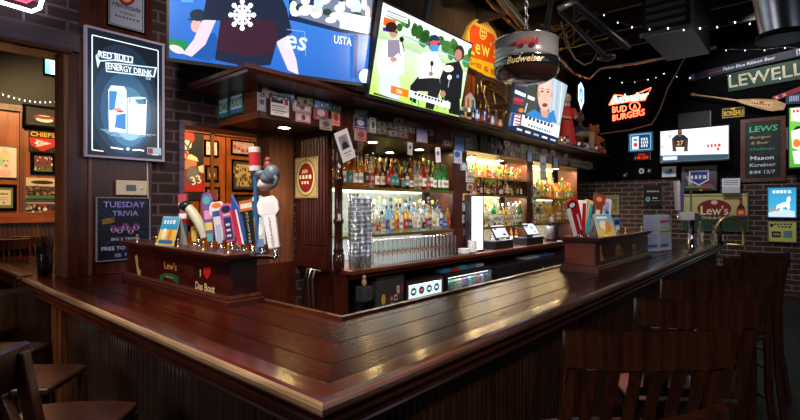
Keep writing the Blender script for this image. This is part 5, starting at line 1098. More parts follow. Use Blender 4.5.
tb2tap((212, 222), (232, 20), .11, 'square', ('7a2c1a', 'c87850', '401008'), multi(R_(.1, .75, .8, .22, '8a3420'), R_(.3, .3, .3, .3, 'e8c8b0'), E_(.45, .86, .2, .06, 'c88860')), 'copper brown tap handle, tallest on the far tap box')
tb2tap((258, 222), (268, 42), .08, 'tall', ('c8ccdc', '4a64a0', 'e8e8f0'), multi(R_(.3, .3, .35, .6, '8a98c0'), E_(.5, .6, .18, .05, '3a5090')), 'pale lilac tap handle at the right of the copper one')
tb2tap((313, 215), (308, 128), .065, 'tall', ('6a80b0', '203060', 'e0e8f4'), multi(R_(.2, .55, .6, .3, '203a78'), R_(.25, .15, .5, .3, 'c8d4e8')), 'small blue and white tap handle standing alone at the box end')
q = Z6(245, 215, -1.47); tent('white folded card with yellow and blue picture on the far tap box', -1.475, q.y, 1.375, 1.25, .26, .2, lambda p: (p.rect(0, 0, 1, 1, 'f0cc30', '48b0d8'), p.ell(.4, .5, .2, .2, 'f4f0e0'), p.ell(.65, .4, .16, .25, 'e89030'), p.rect(.1, .8, .6, .1, 'ffffff')))
# ------------------------------------------------------------------ things on the bar
q = atZ(43, 275, BT); r = root('straw_cup', 'clear tumbler full of black straws by the wall post', 'cup', (q.x+.06, q.y, BT))
MB().lathe([(.001, 0), (.04, 0), (.052, .2), (.049, .2), (.037, .008), (.001, .008)], 18).build('tumbler', thin_glass('smoky_glass', (.5, .6, .68), .1), r)
for i in range(16):
    a = rnd.uniform(0, 6.28); k = rnd.uniform(.1, 1); MB().tube([(.026*k*cos(a), .026*k*sin(a), .01), (.045*k*cos(a+.3), .045*k*sin(a+.3), rnd.uniform(.22, .29))], .0035, 5).build('straw', PLAST, r)
q = atZ(11, 279, BT); r.scale = (1.25, 1.25, 1.2); r = root('bar_clip', 'small black clip hanging over the bar rail at the left edge', 'clip', (q.x, BY-.03, BT+.02))
MB().box(-.03, .0, -.005, .03, .1, .0).box(-.03, -.012, -.12, .03, -.004, .0).box(-.03, -.012, -.005, .03, .01, .0).build('clip_body', PLAST, r, bevel=.002); MB().box(-.02, -.018, -.1, .02, -.0125, -.04).build('clip_plate', DSTEEL, r)
# menu stand
A, B = atZ(642, 253, BT), atZ(672, 250, BT); r = root('menu_stand', 'clear standing menu holder with white menu sheet at the far bar end', 'menu', ((A.x+B.x)/2, (A.y+B.y)/2, BT)); ang = math.atan2(B.y-A.y, B.x-A.x)
if B.x-A.x < 0: ang += pi
r.rotation_euler = (0, 0, ang); w = (B-A).length*.98; h = .48
MB().box(-w/2, -.004, 0.001, w/2, .0, h).box(-w/2, -.05, 0.001, w/2, .05, .008).build('holder', CLEAR, r)
p = Pic(w*.95, h*.95, 'aab8cc'); p.rect(0, 0, .48, 1, 'a4b4cc'); p.rect(.5, 0, .5, 1, 'b0bccc')
for i in range(12): p.line([(.06, .92-i*.07), (.06+(.35 if i % 3 else .25), .92-i*.07)], .012, '60708c')
for i in range(12): p.line([(.56, .92-i*.07), (.86, .92-i*.07)], .012, '60708c')
p.rect(.56, .8, .3, .05, 'c83848'); p.rect(.54, .55, .4, .05, 'd8b838'); p.rect(.04, .12, .4, .06, '3a58a8'); p.rect(.55, .12, .3, .05, '3a58a8')
o = p.build('menu_sheet', PAPER, r); o.location = (0, -.0055, h/2); o.rotation_euler = (pi/2, 0, 0)
# chrome beer tower
q = atZ(691, 251, BT); r = root('beer_tower', 'chrome single column beer tower with white tap handle at the far bar end', 'beer tower', (q.x, q.y, BT))
dR = Vector((.7547, .656, 0)); 
k = q.dot(Vector((-.656, .7547, 0)))/474
MB().lathe([(.09, 0.001), (.09, .012), (2.8*k, .02), (2.8*k, 29*k), (3.6*k, 29.5*k), (3.6*k, 31*k)], 20).build('column', CHROME, r)
m = MB(); m.obox(Vector((0, 0, 35*k))-dR*5*k, dR, (0, 0, 1), (-.656, .7547, 0), 13*k, 8*k, .1); m.build('head', WHITE, r, bevel=.006)
P0 = -dR*13*k; m = MB(); m.tube([P0+Vector((0, 0, 33*k)), P0+Vector((0, 0, 41*k)), Vector((0, 0, 37*k))-dR*6*k], .016); m.build('faucet', CHROME, r)
MB().tube([P0+Vector((0, 0, 41*k)), P0-dR*1.5*k+Vector((0, 0, 70*k))], [.03, .04], 12).build('tap_handle', pbr('lilac_handle', (.6, .56, .62), .4), r)
P1 = P0+dR*3.5*k; MB().tube([P1+Vector((0, .02, 40*k)), P1+Vector((0, .02, 68*k))], [.022, .03], 10).build('tap_handle', pbr('tower_navy', (.08, .1, .26), .4), r)
P2 = dR*0*k; MB().tube([P2+Vector((0, 0, 38*k)), P2+Vector((0, 0, 62*k))], [.014, .012], 8).ell(P2+Vector((.02, 0, 63*k)), (.12, .06, .03)).build('tap_handle', pbr('tower_green', (.2, .22, .14), .4), r)
# arch
a_, b_ = atZ(714.5, 245, BT), atZ(741, 247, 1.05); b_ = Vector((BX+.03, b_.y*0+a_.y-.35, 1.0)); b_ = None
k = a_.dot(Vector((-.656, .7547, 0)))/474; a_ = atX(714, 245, BX-.13); a_.z = BT; k = 7.63/474; W_ = 29.5*k
r = root('brass_rail_arch', 'polished brass arch rail at the far end of the bar top', 'rail', a_); m = MB(); P = []
b1 = dR*W_; hgt = 16*k*1.02
P = [Vector((0, 0, .014)), Vector((0, 0, hgt*.35))]+[b1*.5-b1*.5*cos(t)+Vector((0, 0, hgt*.38+sin(t)*(hgt*1.1))) for t in [pi*i/12 for i in range(13)]]+[b1+Vector((0, 0, hgt*.3)), b1+Vector((0, 0, -.06))]
MB().tube(P, .021, 12).build('arch_tube', BRASS, r); MB().lathe([(.045, 0.014), (.045, .026), (.024, .036)], 16).build('flange', BRASS, r)
MB().tube([b1+Vector((0, 0, -.05)), b1+Vector((-.22, -.0, -.05))], .016, 8).build('rail_bracket', BRASS, r)
for px, h_, lab, mt in ((707, 25, 'clear bottle with black cap and white label behind the bar end, left of the arch', 'clear'), (728, 20, 'dark bottle with white label seen under the brass arch', 'dark'), (721, 20, 'white-labelled bottle just inside the brass arch', 'clear')):
    q = atZ(px, 246, BT); bottle('round', mt, 'white', 'black', (max(q.x-.1, -1.6), q.y+.1, BT+.014 if q.x-.1 > -1.2 else BT), lab, None, h_*.0155/.325)
q = atZ(607, 262, BT)
m = MB().cbox((0, 0, .004), (.28, .12, .006)); q = atZ(568, 270, BT); 

# ------------------------------------------------------------------ hanging beer lamp (plane depth chosen from its 0.6 m width)
q = Vector((-2.12, 4.33, 0)); zc = 3.06
r = root('hanging_beer_lamp', 'round Budweiser drum lamp hanging on a chain with a red wagon picture', 'lamp', (q.x, q.y, zc))
MB().lathe([(.285, .0), (.30, .02), (.305, .2), (.295, .2), (.29, .02), (.285, .0)], 40, cap=False).build('drum', pbr('smoked_drum', (.2, .2, .2), .3, coat=.3), r)
MB().lathe([(.305, -.095), (.312, -.09), (.312, -.005), (.30, .01), (.29, .0), (.29, -.11)], 40, cap=False).build('band', pbr('lamp_band', (.01, .01, .012), .2, coat=1), r)
MB().lathe([(.312, -.008), (.318, -.004), (.312, .0)], 40, cap=False).lathe([(.309, .2), (.312, .205), (.3, .21)], 40, cap=False).build('chrome_trim', CHROME, r)
MB().lathe([(.312, -.095), (.29, -.14), (.2, -.19), (.06, -.2), (.001, -.2)], 40, cap=False).build('bottom_pan', pbr('dark_red_pan', (.03, .012, .01), .25, coat=.6), r)
MB().lathe([(.305, .205), (.2, .22), (.03, .25), (.001, .25)], 32, cap=False).build('top_plate', PLAST, r)
def wrapart(p, R, z0, name, mat, a_mid, par):
    me = bpy.data.meshes.new(name); vs = [(R*cos(a_mid+x/R), R*sin(a_mid+x/R), z0+y) for x, y, z in [(v[0], v[1], v[2]) for v in p.v]]
    vs = [((R+v0[2])*cos(a_mid+v0[0]/R), (R+v0[2])*sin(a_mid+v0[0]/R), z0+v0[1]) for v0 in p.v]
    me.from_pydata(vs, [], p.f); me.materials.append(mat); at = me.attributes.new('Col', 'FLOAT_COLOR', 'POINT')
    for i, c in enumerate(p.c): at.data[i].color = (*c, 1)
    o = bpy.data.objects.new(name, me); COL.objects.link(o); o.parent = par; return o
amid = math.atan2(-q.y, -q.x)-.02
p = Pic(.36, .09, '101010', step=.0008); p.v, p.f, p.c, p.L = [], [], [], 2; p.text('Budweiser', .5, .5, .72, 'f0d890', .95, shear=.3); wrapart(p, .313, -.048, 'lettering', GLOSSP, amid, r)
p = Pic(.3, .15, '101010', step=.0008); p.v, p.f, p.c, p.L = [], [], [], 2
for i in range(8): p.rect(.25+i*.07, .55, .055, .24, 'a86a5a')
for i in range(4): p.rect(.05+i*.05, .28, .06, .22, '7a2438')
p.rect(.25, .3, .62, .22, 'a83848'); p.ell(.38, .22, .07, .15, '5a1c24', 12); p.ell(.7, .22, .08, .16, '5a1c24', 12); p.ell(.86, .62, .04, .08, '8a3838', 8); p.rect(.0, .1, .95, .02, '4a2020')
wrapart(p, .306, .11, 'wagon_picture', GLOSSP, amid, r)
m = MB(); z = .24; i = 0
while zc+z < CH-.02:
    ax = Vector((1, 0, 0)) if i % 2 else Vector((0, 1, 0)); m.tube([ax*.018*cos(t)+Vector((0, 0, z+.03+.036*sin(t))) for t in [2*pi*k/10 for k in range(10)]], .006, 5, closed=True); z += .058; i += 1
m.build('chain', DSTEEL, r)
# ------------------------------------------------------------------ club sign on the boards
def dlewsign(p, M):
    Z = zm(M, 430, 0, 5.246)
    p.v, p.f, p.c, p.L = [], [], [], 0
    polypx(p, Z, [(178, 300), (176, 250), (184, 190), (205, 135), (235, 102), (270, 98), (305, 118), (340, 165), (362, 220), (375, 290), (385, 330), (384, 425), (300, 400), (178, 335)], 'e0b040')
    polypx(p, Z, [(190, 290), (188, 240), (196, 190), (214, 145), (240, 116), (268, 110), (298, 130), (330, 175), (350, 230), (362, 300), (368, 345), (190, 292)], 'd4521c')
    polypx(p, Z, [(188, 300), (368, 350), (378, 420), (300, 395), (188, 335)], 'f0b820')
    ellpx(p, Z, 279, 172, 20, 38, 'f0d060'); ellpx(p, Z, 279, 172, 15, 30, 'd86820'); ellpx(p, Z, 274, 165, 4, 7, 'f0e0a0', 8); ellpx(p, Z, 285, 170, 4, 7, 'f0e0a0', 8); linepx(p, Z, [(270, 185), (288, 192)], .02, 'f0e0a0')
    s0, s1 = Z(200, 250), Z(355, 300)
    for dx, c in ((.008, '7a2a08'), (0, 'f8d860')):
        for t, X, Y, hh in (('L', 214, 228, .34), ('e', 250, 258, .17), ('w', 290, 270, .17), ("'", 318, 235, .07), ('s', 340, 285, .16)): a = Z(X, Y); p.text(t, a[0]+dx, a[1]-dx, hh, c)
    a = Z(285, 358); p.text('Grill & Bar', a[0], a[1], .09, 'a85a10', .75, rot=-.02)
XL = XW+.035
c_, w_, h_ = rectX(462, 18, 506, 82, XL+.05); pcl = Pic(w_, h_); Mw = mapper((XL+.05, c_[1], c_[2]), RY, UZ, w_, h_)
r = root('club_sign', "round-topped orange Lew's Grill & Bar sign with yellow banner on the boarded wall", 'sign'); orient(r, (XL, c_[1], c_[2]), RY, UZ)
dlewsign(pcl, Mw); o = pcl.build('face', SIGNLIT if False else GLOSSP, r, off=.05)
Z = zm(Mw, 430, 0, 5.246); out = [Z(*q_) for q_ in [(178, 300), (176, 250), (184, 190), (205, 135), (235, 102), (270, 98), (305, 118), (340, 165), (362, 220), (375, 290), (385, 330), (384, 425), (300, 400), (178, 335)]]
MB().prism([((u-.5)*w_, (v-.5)*h_) for u, v in out], 2, 0, .049).build('backing', pbr('sign_yellow', (.7, .45, .1), .4), r)
light('banner_fill', 'SPOT', (-.6, 9.6, 4.9), 160, (1, .97, .9), .1, aim=(-.7, 11.3, 3.95), spot=1.2)  # fill spot added to lift the banner lettering
light('sign_fill', 'SPOT', (XL+1.0, c_[1]-.4, c_[2]+.35), 45, (1, .78, .45), .08, aim=(XL, c_[1], c_[2]), spot=1.5)  # fill spot added on the orange sign, without a fixture
# brass coil decoration (unlit neon) beside it
r = root('tube_sign', 'unlit brass-coloured tube sign of a curled figure below the orange sign', 'sign', (XL+.1, 0, 0)); Zt = lambda X, Y: atX(440+X/6, 60+Y/6, XL+.12)-Vector((XL+.1, 0, 0))
for pts in ([(245, 130), (262, 115), (290, 120), (330, 140), (335, 170), (300, 180), (265, 160), (275, 215), (250, 190), (245, 130)], [(320, 190), (350, 195), (385, 230), (405, 262), (395, 320), (395, 360)], [(285, 270), (400, 265), (388, 330), (380, 370), (300, 370), (285, 270)], [(265, 170), (262, 215), (280, 260), (270, 300)], [(300, 150), (325, 165)], [(300, 300), (370, 300)], [(320, 200), (330, 262)], [(225, 150), (222, 235), (240, 240), (240, 320)]):
    MB().tube([Zt(*q_) for q_ in pts], .022, 8).build('tube', OBRASS, r)
MB().box(-.1, Zt(220, 120).y, Zt(300, 380).z, -.03, Zt(405, 120).y, Zt(300, 95).z).build('mounting_board', wood('tube_board', '2a2018', '4a3824', 2), r)
# small orange post lamp left of it
q0, q1 = atX(468, 98, XL+.1), atX(476, 78, XL+.1)
r = root('wooden_post', 'orange lit wooden post between the tilted television and the tube sign', 'post', (XL+.1, q0.y, 2.8)); MB().box(-.06, -.07, 0, .06, .12, q1.z-2.8).build('shaft', ORANGEW, r); MB().box(-.08, -.09, q1.z-2.8, .08, .14, q1.z-2.74).build('cap', MAH, r)
# ------------------------------------------------------------------ banknotes
def billpic(c1, c2, c3):
    p = Pic(.155, .066, c1); p.frame(.08, .06, c2); p.ell(.5, .5, .13, .3, c2); p.ell(.5, .52, .07, .18, c3); p.rect(.08, .2, .1, .2, c3); p.rect(.8, .6, .12, .2, c3); p.rect(.7, .2, .2, .12, c2); return p
BILLS = []
for i, cs in enumerate((('8a8a7c', '4a5244', '303830'), ('a07878', '5a4040', '3a2a2a'), ('6a88b0', '30486a', 'c8d8e8'), ('9c948a', '5e5650', '2c2824'), ('7a9080', '3a5040', 'b8c8b0'), ('b09a90', '6a4a44', '403030'))):
    o = billpic(*cs).build('banknote', PAPER); BILLS.append(o.data); bpy.data.objects.remove(o)
BN = ['grey-green', 'reddish', 'blue', 'grey', 'green', 'faded pink']
def bill(k, c, R, U, lab, grp, s=1.0):
    o = bpy.data.objects.new('banknote', BILLS[k]); COL.objects.link(o); R = Vector(R).normalized(); N = R.cross(Vector(U)).normalized(); U = N.cross(R)
    M = Matrix((R*s, U*s, N*s)).transposed().to_4x4(); M.translation = Vector(c)+N*.006; o.matrix_world = M; tag(o, lab, 'banknote', grp); return o
rnd.seed(21)
cn0, cn1 = Vector((LE-.055, 0, 2.732)), Vector((LE-.295, 0, 2.662)); cU = (cn0-cn1).normalized(); 
crownpx = [(282, 1), (296, 2), (305, 5), (322, 2), (334, 3), (363, 4), (400, 1), (484, 3), (494, 0), (508, 5), (521, 1), (528, 4), (546, 3)]
for i, (px, k) in enumerate([(271, 3), (286, 2), (305, 0), (322, 2), (334, 4), (361, 4), (399, 5), (484, 0), (494, 3), (507, 5), (524, 0), (532, 3), (545, 1), (553, 3), (566, 5)]):
    d = ray(px, 100); t = (FX+.03)/d.x; y = t*d.y; rot = rnd.uniform(-.25, .25)
    R = Vector((0, cos(rot), sin(rot))); U = Vector((.22, -sin(rot), cos(rot)))
    bill(k, (FX+.022+.002*(i % 3), y, 2.665), R, U, '%s banknote pinned just under the crown, %s' % (BN[k], ORD[i]), 'banknotes pinned under the crown', 1.25 if px < 400 else 1.4)
y = 3.62; i = 0; cnt = 0
while y < 10.9:
    if not (4.95 < y < 5.25 or 5.9 < y < 6.15):
        for zz in (2.595, 2.51):
            if rnd.random() < .86:
                k = rnd.choice([0, 1, 3, 3, 5, 0, 4]); a = rnd.uniform(-.1, .1)
                bill(k, (FX+.01+rnd.uniform(0, .003), y, zz+rnd.uniform(-.01, .01)), (0, cos(a), sin(a)), (0, -sin(a), cos(a)), '%s banknote stuck on the soffit face' % BN[k], '%s banknotes in rows on the soffit face' % BN[k], 1.12)
    y += rnd.uniform(.17, .2)
def face_card(name, label, cat, box, draw, bg, frame=None, thick=.006, X=None, rot=0, mat=PAPER):
    X = X or FX+.012; c, w, h = rectX(*box, X+thick); R, U = Vector((0, cos(rot), sin(rot))), Vector((0, -sin(rot), cos(rot))); p = Pic(w, h, bg); draw(p)
    return board(name, label, cat, (X, c[1], c[2]), R, U, p, mat, thick, frame, MAH, .012)
face_card('framed_notice', 'white notice in a dark frame near the hood corner, black picture at its top', 'notice', (270, 95, 289, 114.5), lambda p: (p.rect(.06, .66, .62, .28, '202428'), p.rect(.74, .62, .2, .3, 'a83040'), p.line([(.1, .5), (.8, .5)], .04, '505050'), p.line([(.1, .38), (.7, .38)], .03, 'a05050'), p.line([(.1, .26), (.85, .26)], .05, '505050'), p.line([(.2, .14), (.7, .14)], .03, '707070')), 'dcdce0', 1, .012)
face_card('banknote', 'pink-white banknote beside the framed notice, upper of two', 'banknote', (293, 99.5, 311, 110.5), lambda p: (p.frame(.1, .06, '905060'), p.ell(.5, .5, .15, .3, '804858'), p.rect(.15, .4, .2, .2, 'a87080')), 'd8c0c8')
face_card('banknote', 'pink-white banknote beside the framed notice, lower of two', 'banknote', (296, 111.5, 310.5, 121), lambda p: (p.frame(.1, .06, '905060'), p.ell(.5, .5, .15, .3, '703848')), 'd0b0b8')
face_card('banknote', 'upright grey banknote at the hood corner', 'banknote', (257.5, 92, 266, 110), lambda p: (p.frame(.04, .03, '606070'), p.ell(.5, .5, .3, .16, '505868'), p.rect(.2, .75, .5, .1, '606870')), 'a0a4b0')
for j, (bx_, bg, c2, lab) in enumerate([((314, 104, 328, 119), 'a85050', 'd8c0c0', 'red and white postcard right of the pink banknotes'), ((320, 117, 332, 129), '9a8a84', '504844', 'grey card under the red postcard'), ((332, 108, 340, 125), 'd89080', 'c03838', 'narrow red and cream card beside the red postcard'), ((354, 115, 367, 128), '3a3468', 'c8c8e0', 'dark violet card with white print on the soffit'), ((355, 128, 366.5, 140), 'b87878', '784848', 'reddish note hanging under the violet card'), ((370, 117, 376, 132), 'c8c8c4', '606060', 'tall narrow grey card on the soffit'), ((492, 139, 497.5, 148), 'd0c8b8', '806858', 'cream card in a thin dark frame above the middle bay')]):
    face_card('postcard', lab, 'card', bx_, lambda p, c2=c2: (p.ell(.5, .5, .28, .24, c2), p.line([(.15, .15), (.85, .15)], .06, c2), p.line([(.15, .85), (.7, .85)], .05, c2)), bg, thick=.004+.001*j)
for bx_, lab, top, bot in (((416, 128, 427.5, 141.5), 'framed blue and white sky picture on the soffit face', '3858b8', 'e8d0e0'), ((454, 136, 464, 150), 'framed hazy blue picture near the first divider', '4a68a0', '5878a8'), ((527, 151, 532, 161), 'small framed blue-grey picture above the middle bay', '6890b8', 'a8c0d0'), ((553, 157, 558, 167), 'small framed pale blue picture near the right bay', '7898b8', 'b8c8d0')):
    face_card('framed_picture', lab, 'picture', bx_, lambda p, t=top, b=bot: p.rect(0, 0, 1, 1, b, t), bot, 1, .012, X=FX+.014)
# hanging tags and papers
def tag_card(label, box, rot, draw, bg='e4e4ea', X=FX+.05):
    return face_card('hanging_card', label, 'card', box, draw, bg, thick=.003, X=X, rot=rot)
tag_card('white memorial card with a portrait photo hanging tilted at the column top', (338, 129, 352, 160), .42, lambda p: (p.rect(.18, .38, .64, .46, '8a92a0'), p.ell(.5, .7, .14, .1, 'a07868'), p.poly([(.25, .4), (.75, .4), (.68, .58), (.5, .64), (.32, .58)], '1c2434'), p.line([(.2, .26), (.8, .26)], .03, '606878'), p.line([(.3, .16), (.7, .16)], .02, '808890')))
tag_card('small white tag hanging over the left bay, nearer one', (407.5, 142, 412.5, 154.5), 0, lambda p: p.ell(.5, .6, .2, .15, '404040'))
tag_card('white tag with blue mark hanging over the left bay', (435.5, 147, 440.5, 162), .1, lambda p: p.ell(.5, .6, .3, .15, '6070a0'))
tag_card('round blue and white tag hanging at the first divider', (454, 150, 462, 163), 0, lambda p: (p.ell(.4, .7, .35, .25, '3060b0'), p.rect(.4, .1, .4, .3, 'c8a8a8')), 'b8c4dc')
tag_card('tall white paper tag hanging on the second divider', (540, 155, 546, 180), 0, lambda p: (p.frame(.04, .03, '7888a0'), p.rect(.2, .6, .6, .12, '8898b0'), p.line([(.2, .3), (.8, .3)], .03, '8898b0')), 'ccd4e0')
HX = HF-.1
def post_card(lab, box, draw, bg, X=HX+.002): return face_card('divider_card', lab, 'card', box, draw, bg, thick=.004, X=X)
post_card('white calendar card numbered 33 on the first divider', (466, 171.5, 474, 182), lambda p: (p.text('33', .5, .55, .4, '202020', .6), p.line([(.1, .9), (.9, .9)], .05, '404040'), p.line([(.1, .15), (.9, .15)], .05, '404040')), 'dcd4d4')
rnd.seed(5)
for i, (x, y, s, c, c2, nm) in enumerate([(464, 166, 6, '7898b8', 'd8e0e8', 'pale blue'), (470, 187, 5, 'c8b8a8', '805040', 'tan'), (466, 197, 5, 'd8c040', '806010', 'yellow'), (474, 193, 5, 'b87058', 'e8d0c0', 'terracotta'), (466, 207, 6, '8898b0', 'e0e0e8', 'grey-blue'), (466, 219, 6, '9aa4b0', '505868', 'silver grey'), (467, 232, 5, '6a5a70', 'c8a0b0', 'mauve'), (534, 190, 4, '303848', '90a0b8', 'dark blue'), (534, 200, 4, '3ab0b0', 'e0f0f0', 'turquoise'), (538, 193, 4, 'c8c0b8', '605048', 'off-white'), (538, 210, 5, 'b8b0b0', '504848', 'pale grey'), (535, 222, 4, '8a3838', 'd8c0c0', 'dull red')]):
    post_card('small %s sticker on the %s bay divider' % (nm, 'first' if x < 500 else 'second'), (x-s*.6, y-s*.7, x+s*.6, y+s*.7), lambda p, c2=c2: (p.ell(.5, .5, .35, .32, c2), p.rect(.1, .05, .8, .1, c2)), c, X=HX+.002+.0007*(i % 5))
# hood end plates
def endp(name, label, box, draw, bg, rot=0, Y=None, frame=None, fm=None, z=None):
    Y = Y or FY-.002; c, w, h = rectY(*box, Y); p = Pic(w, h, bg); draw(p); return board(name, label, 'plate' if 'plate' in name else 'banknote', (c[0], Y, c[2]), (cos(rot), 0, sin(rot)), (-sin(rot), 0, cos(rot)), p, PAPER, .006, frame, fm, .014)
GF = pbr('green_plate_frame', (.02, .14, .06), .4)
plate = lambda t, c: (lambda p: (p.rect(0, 0, 1, .2, '3878c0'), p.rect(.1, .82, .3, .12, c), p.text(t, .5, .5, .42, '18344a', .86)))
endp('licence_plate', 'white and blue plate reading DAS on the hood end', (220, 97, 229, 117), plate('DAS', 'd8b030'), 'b8dce0', 0, None, 1, GF)
endp('licence_plate', 'white and blue plate reading BOOT on the hood end', (231.5, 91.5, 243.5, 113), plate('BOOT', 'e0c040'), 'c4e4e4', 0, None, 1, GF)
o = endp('banknote', 'pale green banknote on the hood crown above the plates', (236, 79.5, 250, 87), lambda p: (p.frame(.1, .07, '506850'), p.ell(.5, .5, .14, .3, '506850'), p.rect(.65, .3, .2, .3, '384838')), 'c4d4b8', .12, FY-.014)
o.rotation_euler.x += .0

# ------------------------------------------------------------------ things on the back counter
c0, c1 = atX(471, 242, -3.76), atX(484.5, 200, -3.76)
r = root('lit_display', 'tall narrow display box with a glowing white face on the back counter', 'display', (-3.82, (c0.y+c1.y)/2, CT)); w = c1.y-c0.y; h = 1.82-CT
MB().box(-.05, -w/2, 0, .05, w/2, h).build('housing', DSTEEL, r, bevel=.005)
p = Pic(w*.8, h*.93, 'f0f4fa'); p.text('E', .35, .9, .04, 'd07070'); p.line([(.1, .72), (.9, .72)], .004, 'c0c8d8'); p.line([(.1, .4), (.9, .4)], .004, 'c0c8d8'); o = p.build('glowing_face', attr_mat('display_face', .3, emit=3.2), r, off=0); o.matrix_local = Matrix(((0, 0, 1, .052), (1, 0, 0, 0), (0, 1, 0, h/2), (0, 0, 0, 1)))
for (xa_, xb_, lab, dark) in ((489, 508, 'tilted white touchscreen till on a black stand, nearer of two', 0), (521, 538, 'tilted white touchscreen till on a black stand, farther of two', 1)):
    A, B = atX(xa_, 240, -3.85), atX(xb_, 240, -3.85); w = (B.y-A.y)*.72; yc = (A.y+B.y)/2
    r = root('touchscreen_till', lab, 'cash register', (-3.86, yc, CT), group=None)
    MB().box(-.13, -w*.66, 0, .12, w*.66, .13).build('cash_drawer', PLAST, r, bevel=.005)
    U = Vector((-.5, 0, .866)); c = Vector((.02, 0, .27)); N = Vector(RY).cross(U)
    MB().obox(c, RY, U, N, w, .24, .02).build('tablet', PLAST, r, bevel=.004); MB().tube([(-.02, 0, .13), (-.02, 0, .24)], .03).build('stand', PLAST, r)
    p = Pic(w*.92, .215, 'dfe6f4'); p.rect(.1, .6, .2, .25, 'b04a58' if not dark else '7890b0'); p.rect(.6, .1, .25, .2, '405078' if not dark else '90a8c0'); p.line([(.1, .4), (.9, .4)], .02, 'a8b4cc'); p.ell(.6, .6, .12, .15, 'e8ecf4' if not dark else '80a0b8')
    o = p.build('display', SCREEN, r); M = Matrix((Vector(RY), U, N)).transposed().to_4x4(); M.translation = c+N*.0115; o.matrix_local = M
q = atX(551, 244, -3.86); r = root('coffee_airpot', 'steel and black coffee airpot beside the right-hand bottle bay', 'coffee pot', (-3.86, q.y, CT))
MB().lathe([(.11, 0), (.115, .02), (.115, .30), (.11, .32)], 20).build('body', STEEL, r); MB().lathe([(.116, .0), (.118, .03), (.116, .05)], 20, cap=False).lathe([(.116, .30), (.11, .36), (.05, .38), (.001, .38)], 20, cap=False).box(.06, -.05, .3, .16, .05, .36).box(.10, -.05, .05, .125, .05, .28).build('black_trim', PLAST, r)
MB().lathe([(.05, .38), (.055, .45), (.03, .47), (.001, .47)], 14, cap=False).build('lid_cup', WHITE, r)
for k, (px, n, lab) in enumerate(((472.5, 5, 'stack of white square takeout cups on the back counter, tallest'), (464, 2, 'low stack of white saucers left of the cup stack'))):
    q = atX(px, 250, -3.72); r = root('cup_stack' if k == 0 else 'saucer_stack', lab, 'cups', (-3.72, q.y, CT))
    for i in range(n): MB().lathe([(.001, i*.034), (.05+.02*k, i*.034), (.075+.015*k, i*.034+.05), (.07+.015*k, i*.034+.05), (.048+.02*k, i*.034+.006), (.001, i*.034+.006)], 16).build('cup' if k == 0 else 'saucer', WHITE, r)
rnd.seed(9)
for i, px in enumerate((492, 499, 504, 511, 516)):
    q = atX(px, 225, -4.05); bottle(rnd.choice(['tall', 'round']), rnd.choice(['green', 'dark', 'clear', 'amber']), 'white', 'black', (-4.05, q.y, CT), 'tall bottle standing behind the tills on the counter, %s' % ORD[i], 'bottles behind the tills', .9)
# ------------------------------------------------------------------ under the counter
XU = -3.70; yx = lambda px: atX(px, 290, XU).y
r = root('drop_in_cooler', 'dark grey cooler with stickers under the back counter, nearest end', 'cooler', (-3.7, yx(377.5), 0.001)); w = yx(405)-yx(377.5)-.02
MB().box(-.6, 0, 0, 0, w, .80).build('body', pbr('charcoal_metal', (.05, .052, .058), .4), r, bevel=.008); MB().box(-.6, .0, .802, -.0, w, .83).build('lid', DSTEEL, r)
p = Pic(w*.96, .5, '3a3c40'); p.v, p.f, p.c, p.L = [], [], [], 0; p.ell(.2, .62, .08, .12, 'd8b030'); rr = random.Random(3)
for i in range(9): X, Y = rr.uniform(.4, .9), rr.uniform(.3, .85); p.rect(X-.06, Y-.06, .12, .13, rr.choice(['c8ccd8', '2a50a0', 'b04040', 'e0e0e0', '203860', 'b0a890'])); p.ell(X, Y, .04, .04, rr.choice(['203040', 'd8a040']))
p.rect(.12, .1, .14, .24, '80848c'); p.rect(.86, .72, .12, .2, 'a02060'); o = p.build('stickers', PAPER, r); o.matrix_local = Matrix(((0, 0, 1, .002), (1, 0, 0, w/2), (0, 1, 0, .52), (0, 0, 0, 1)))
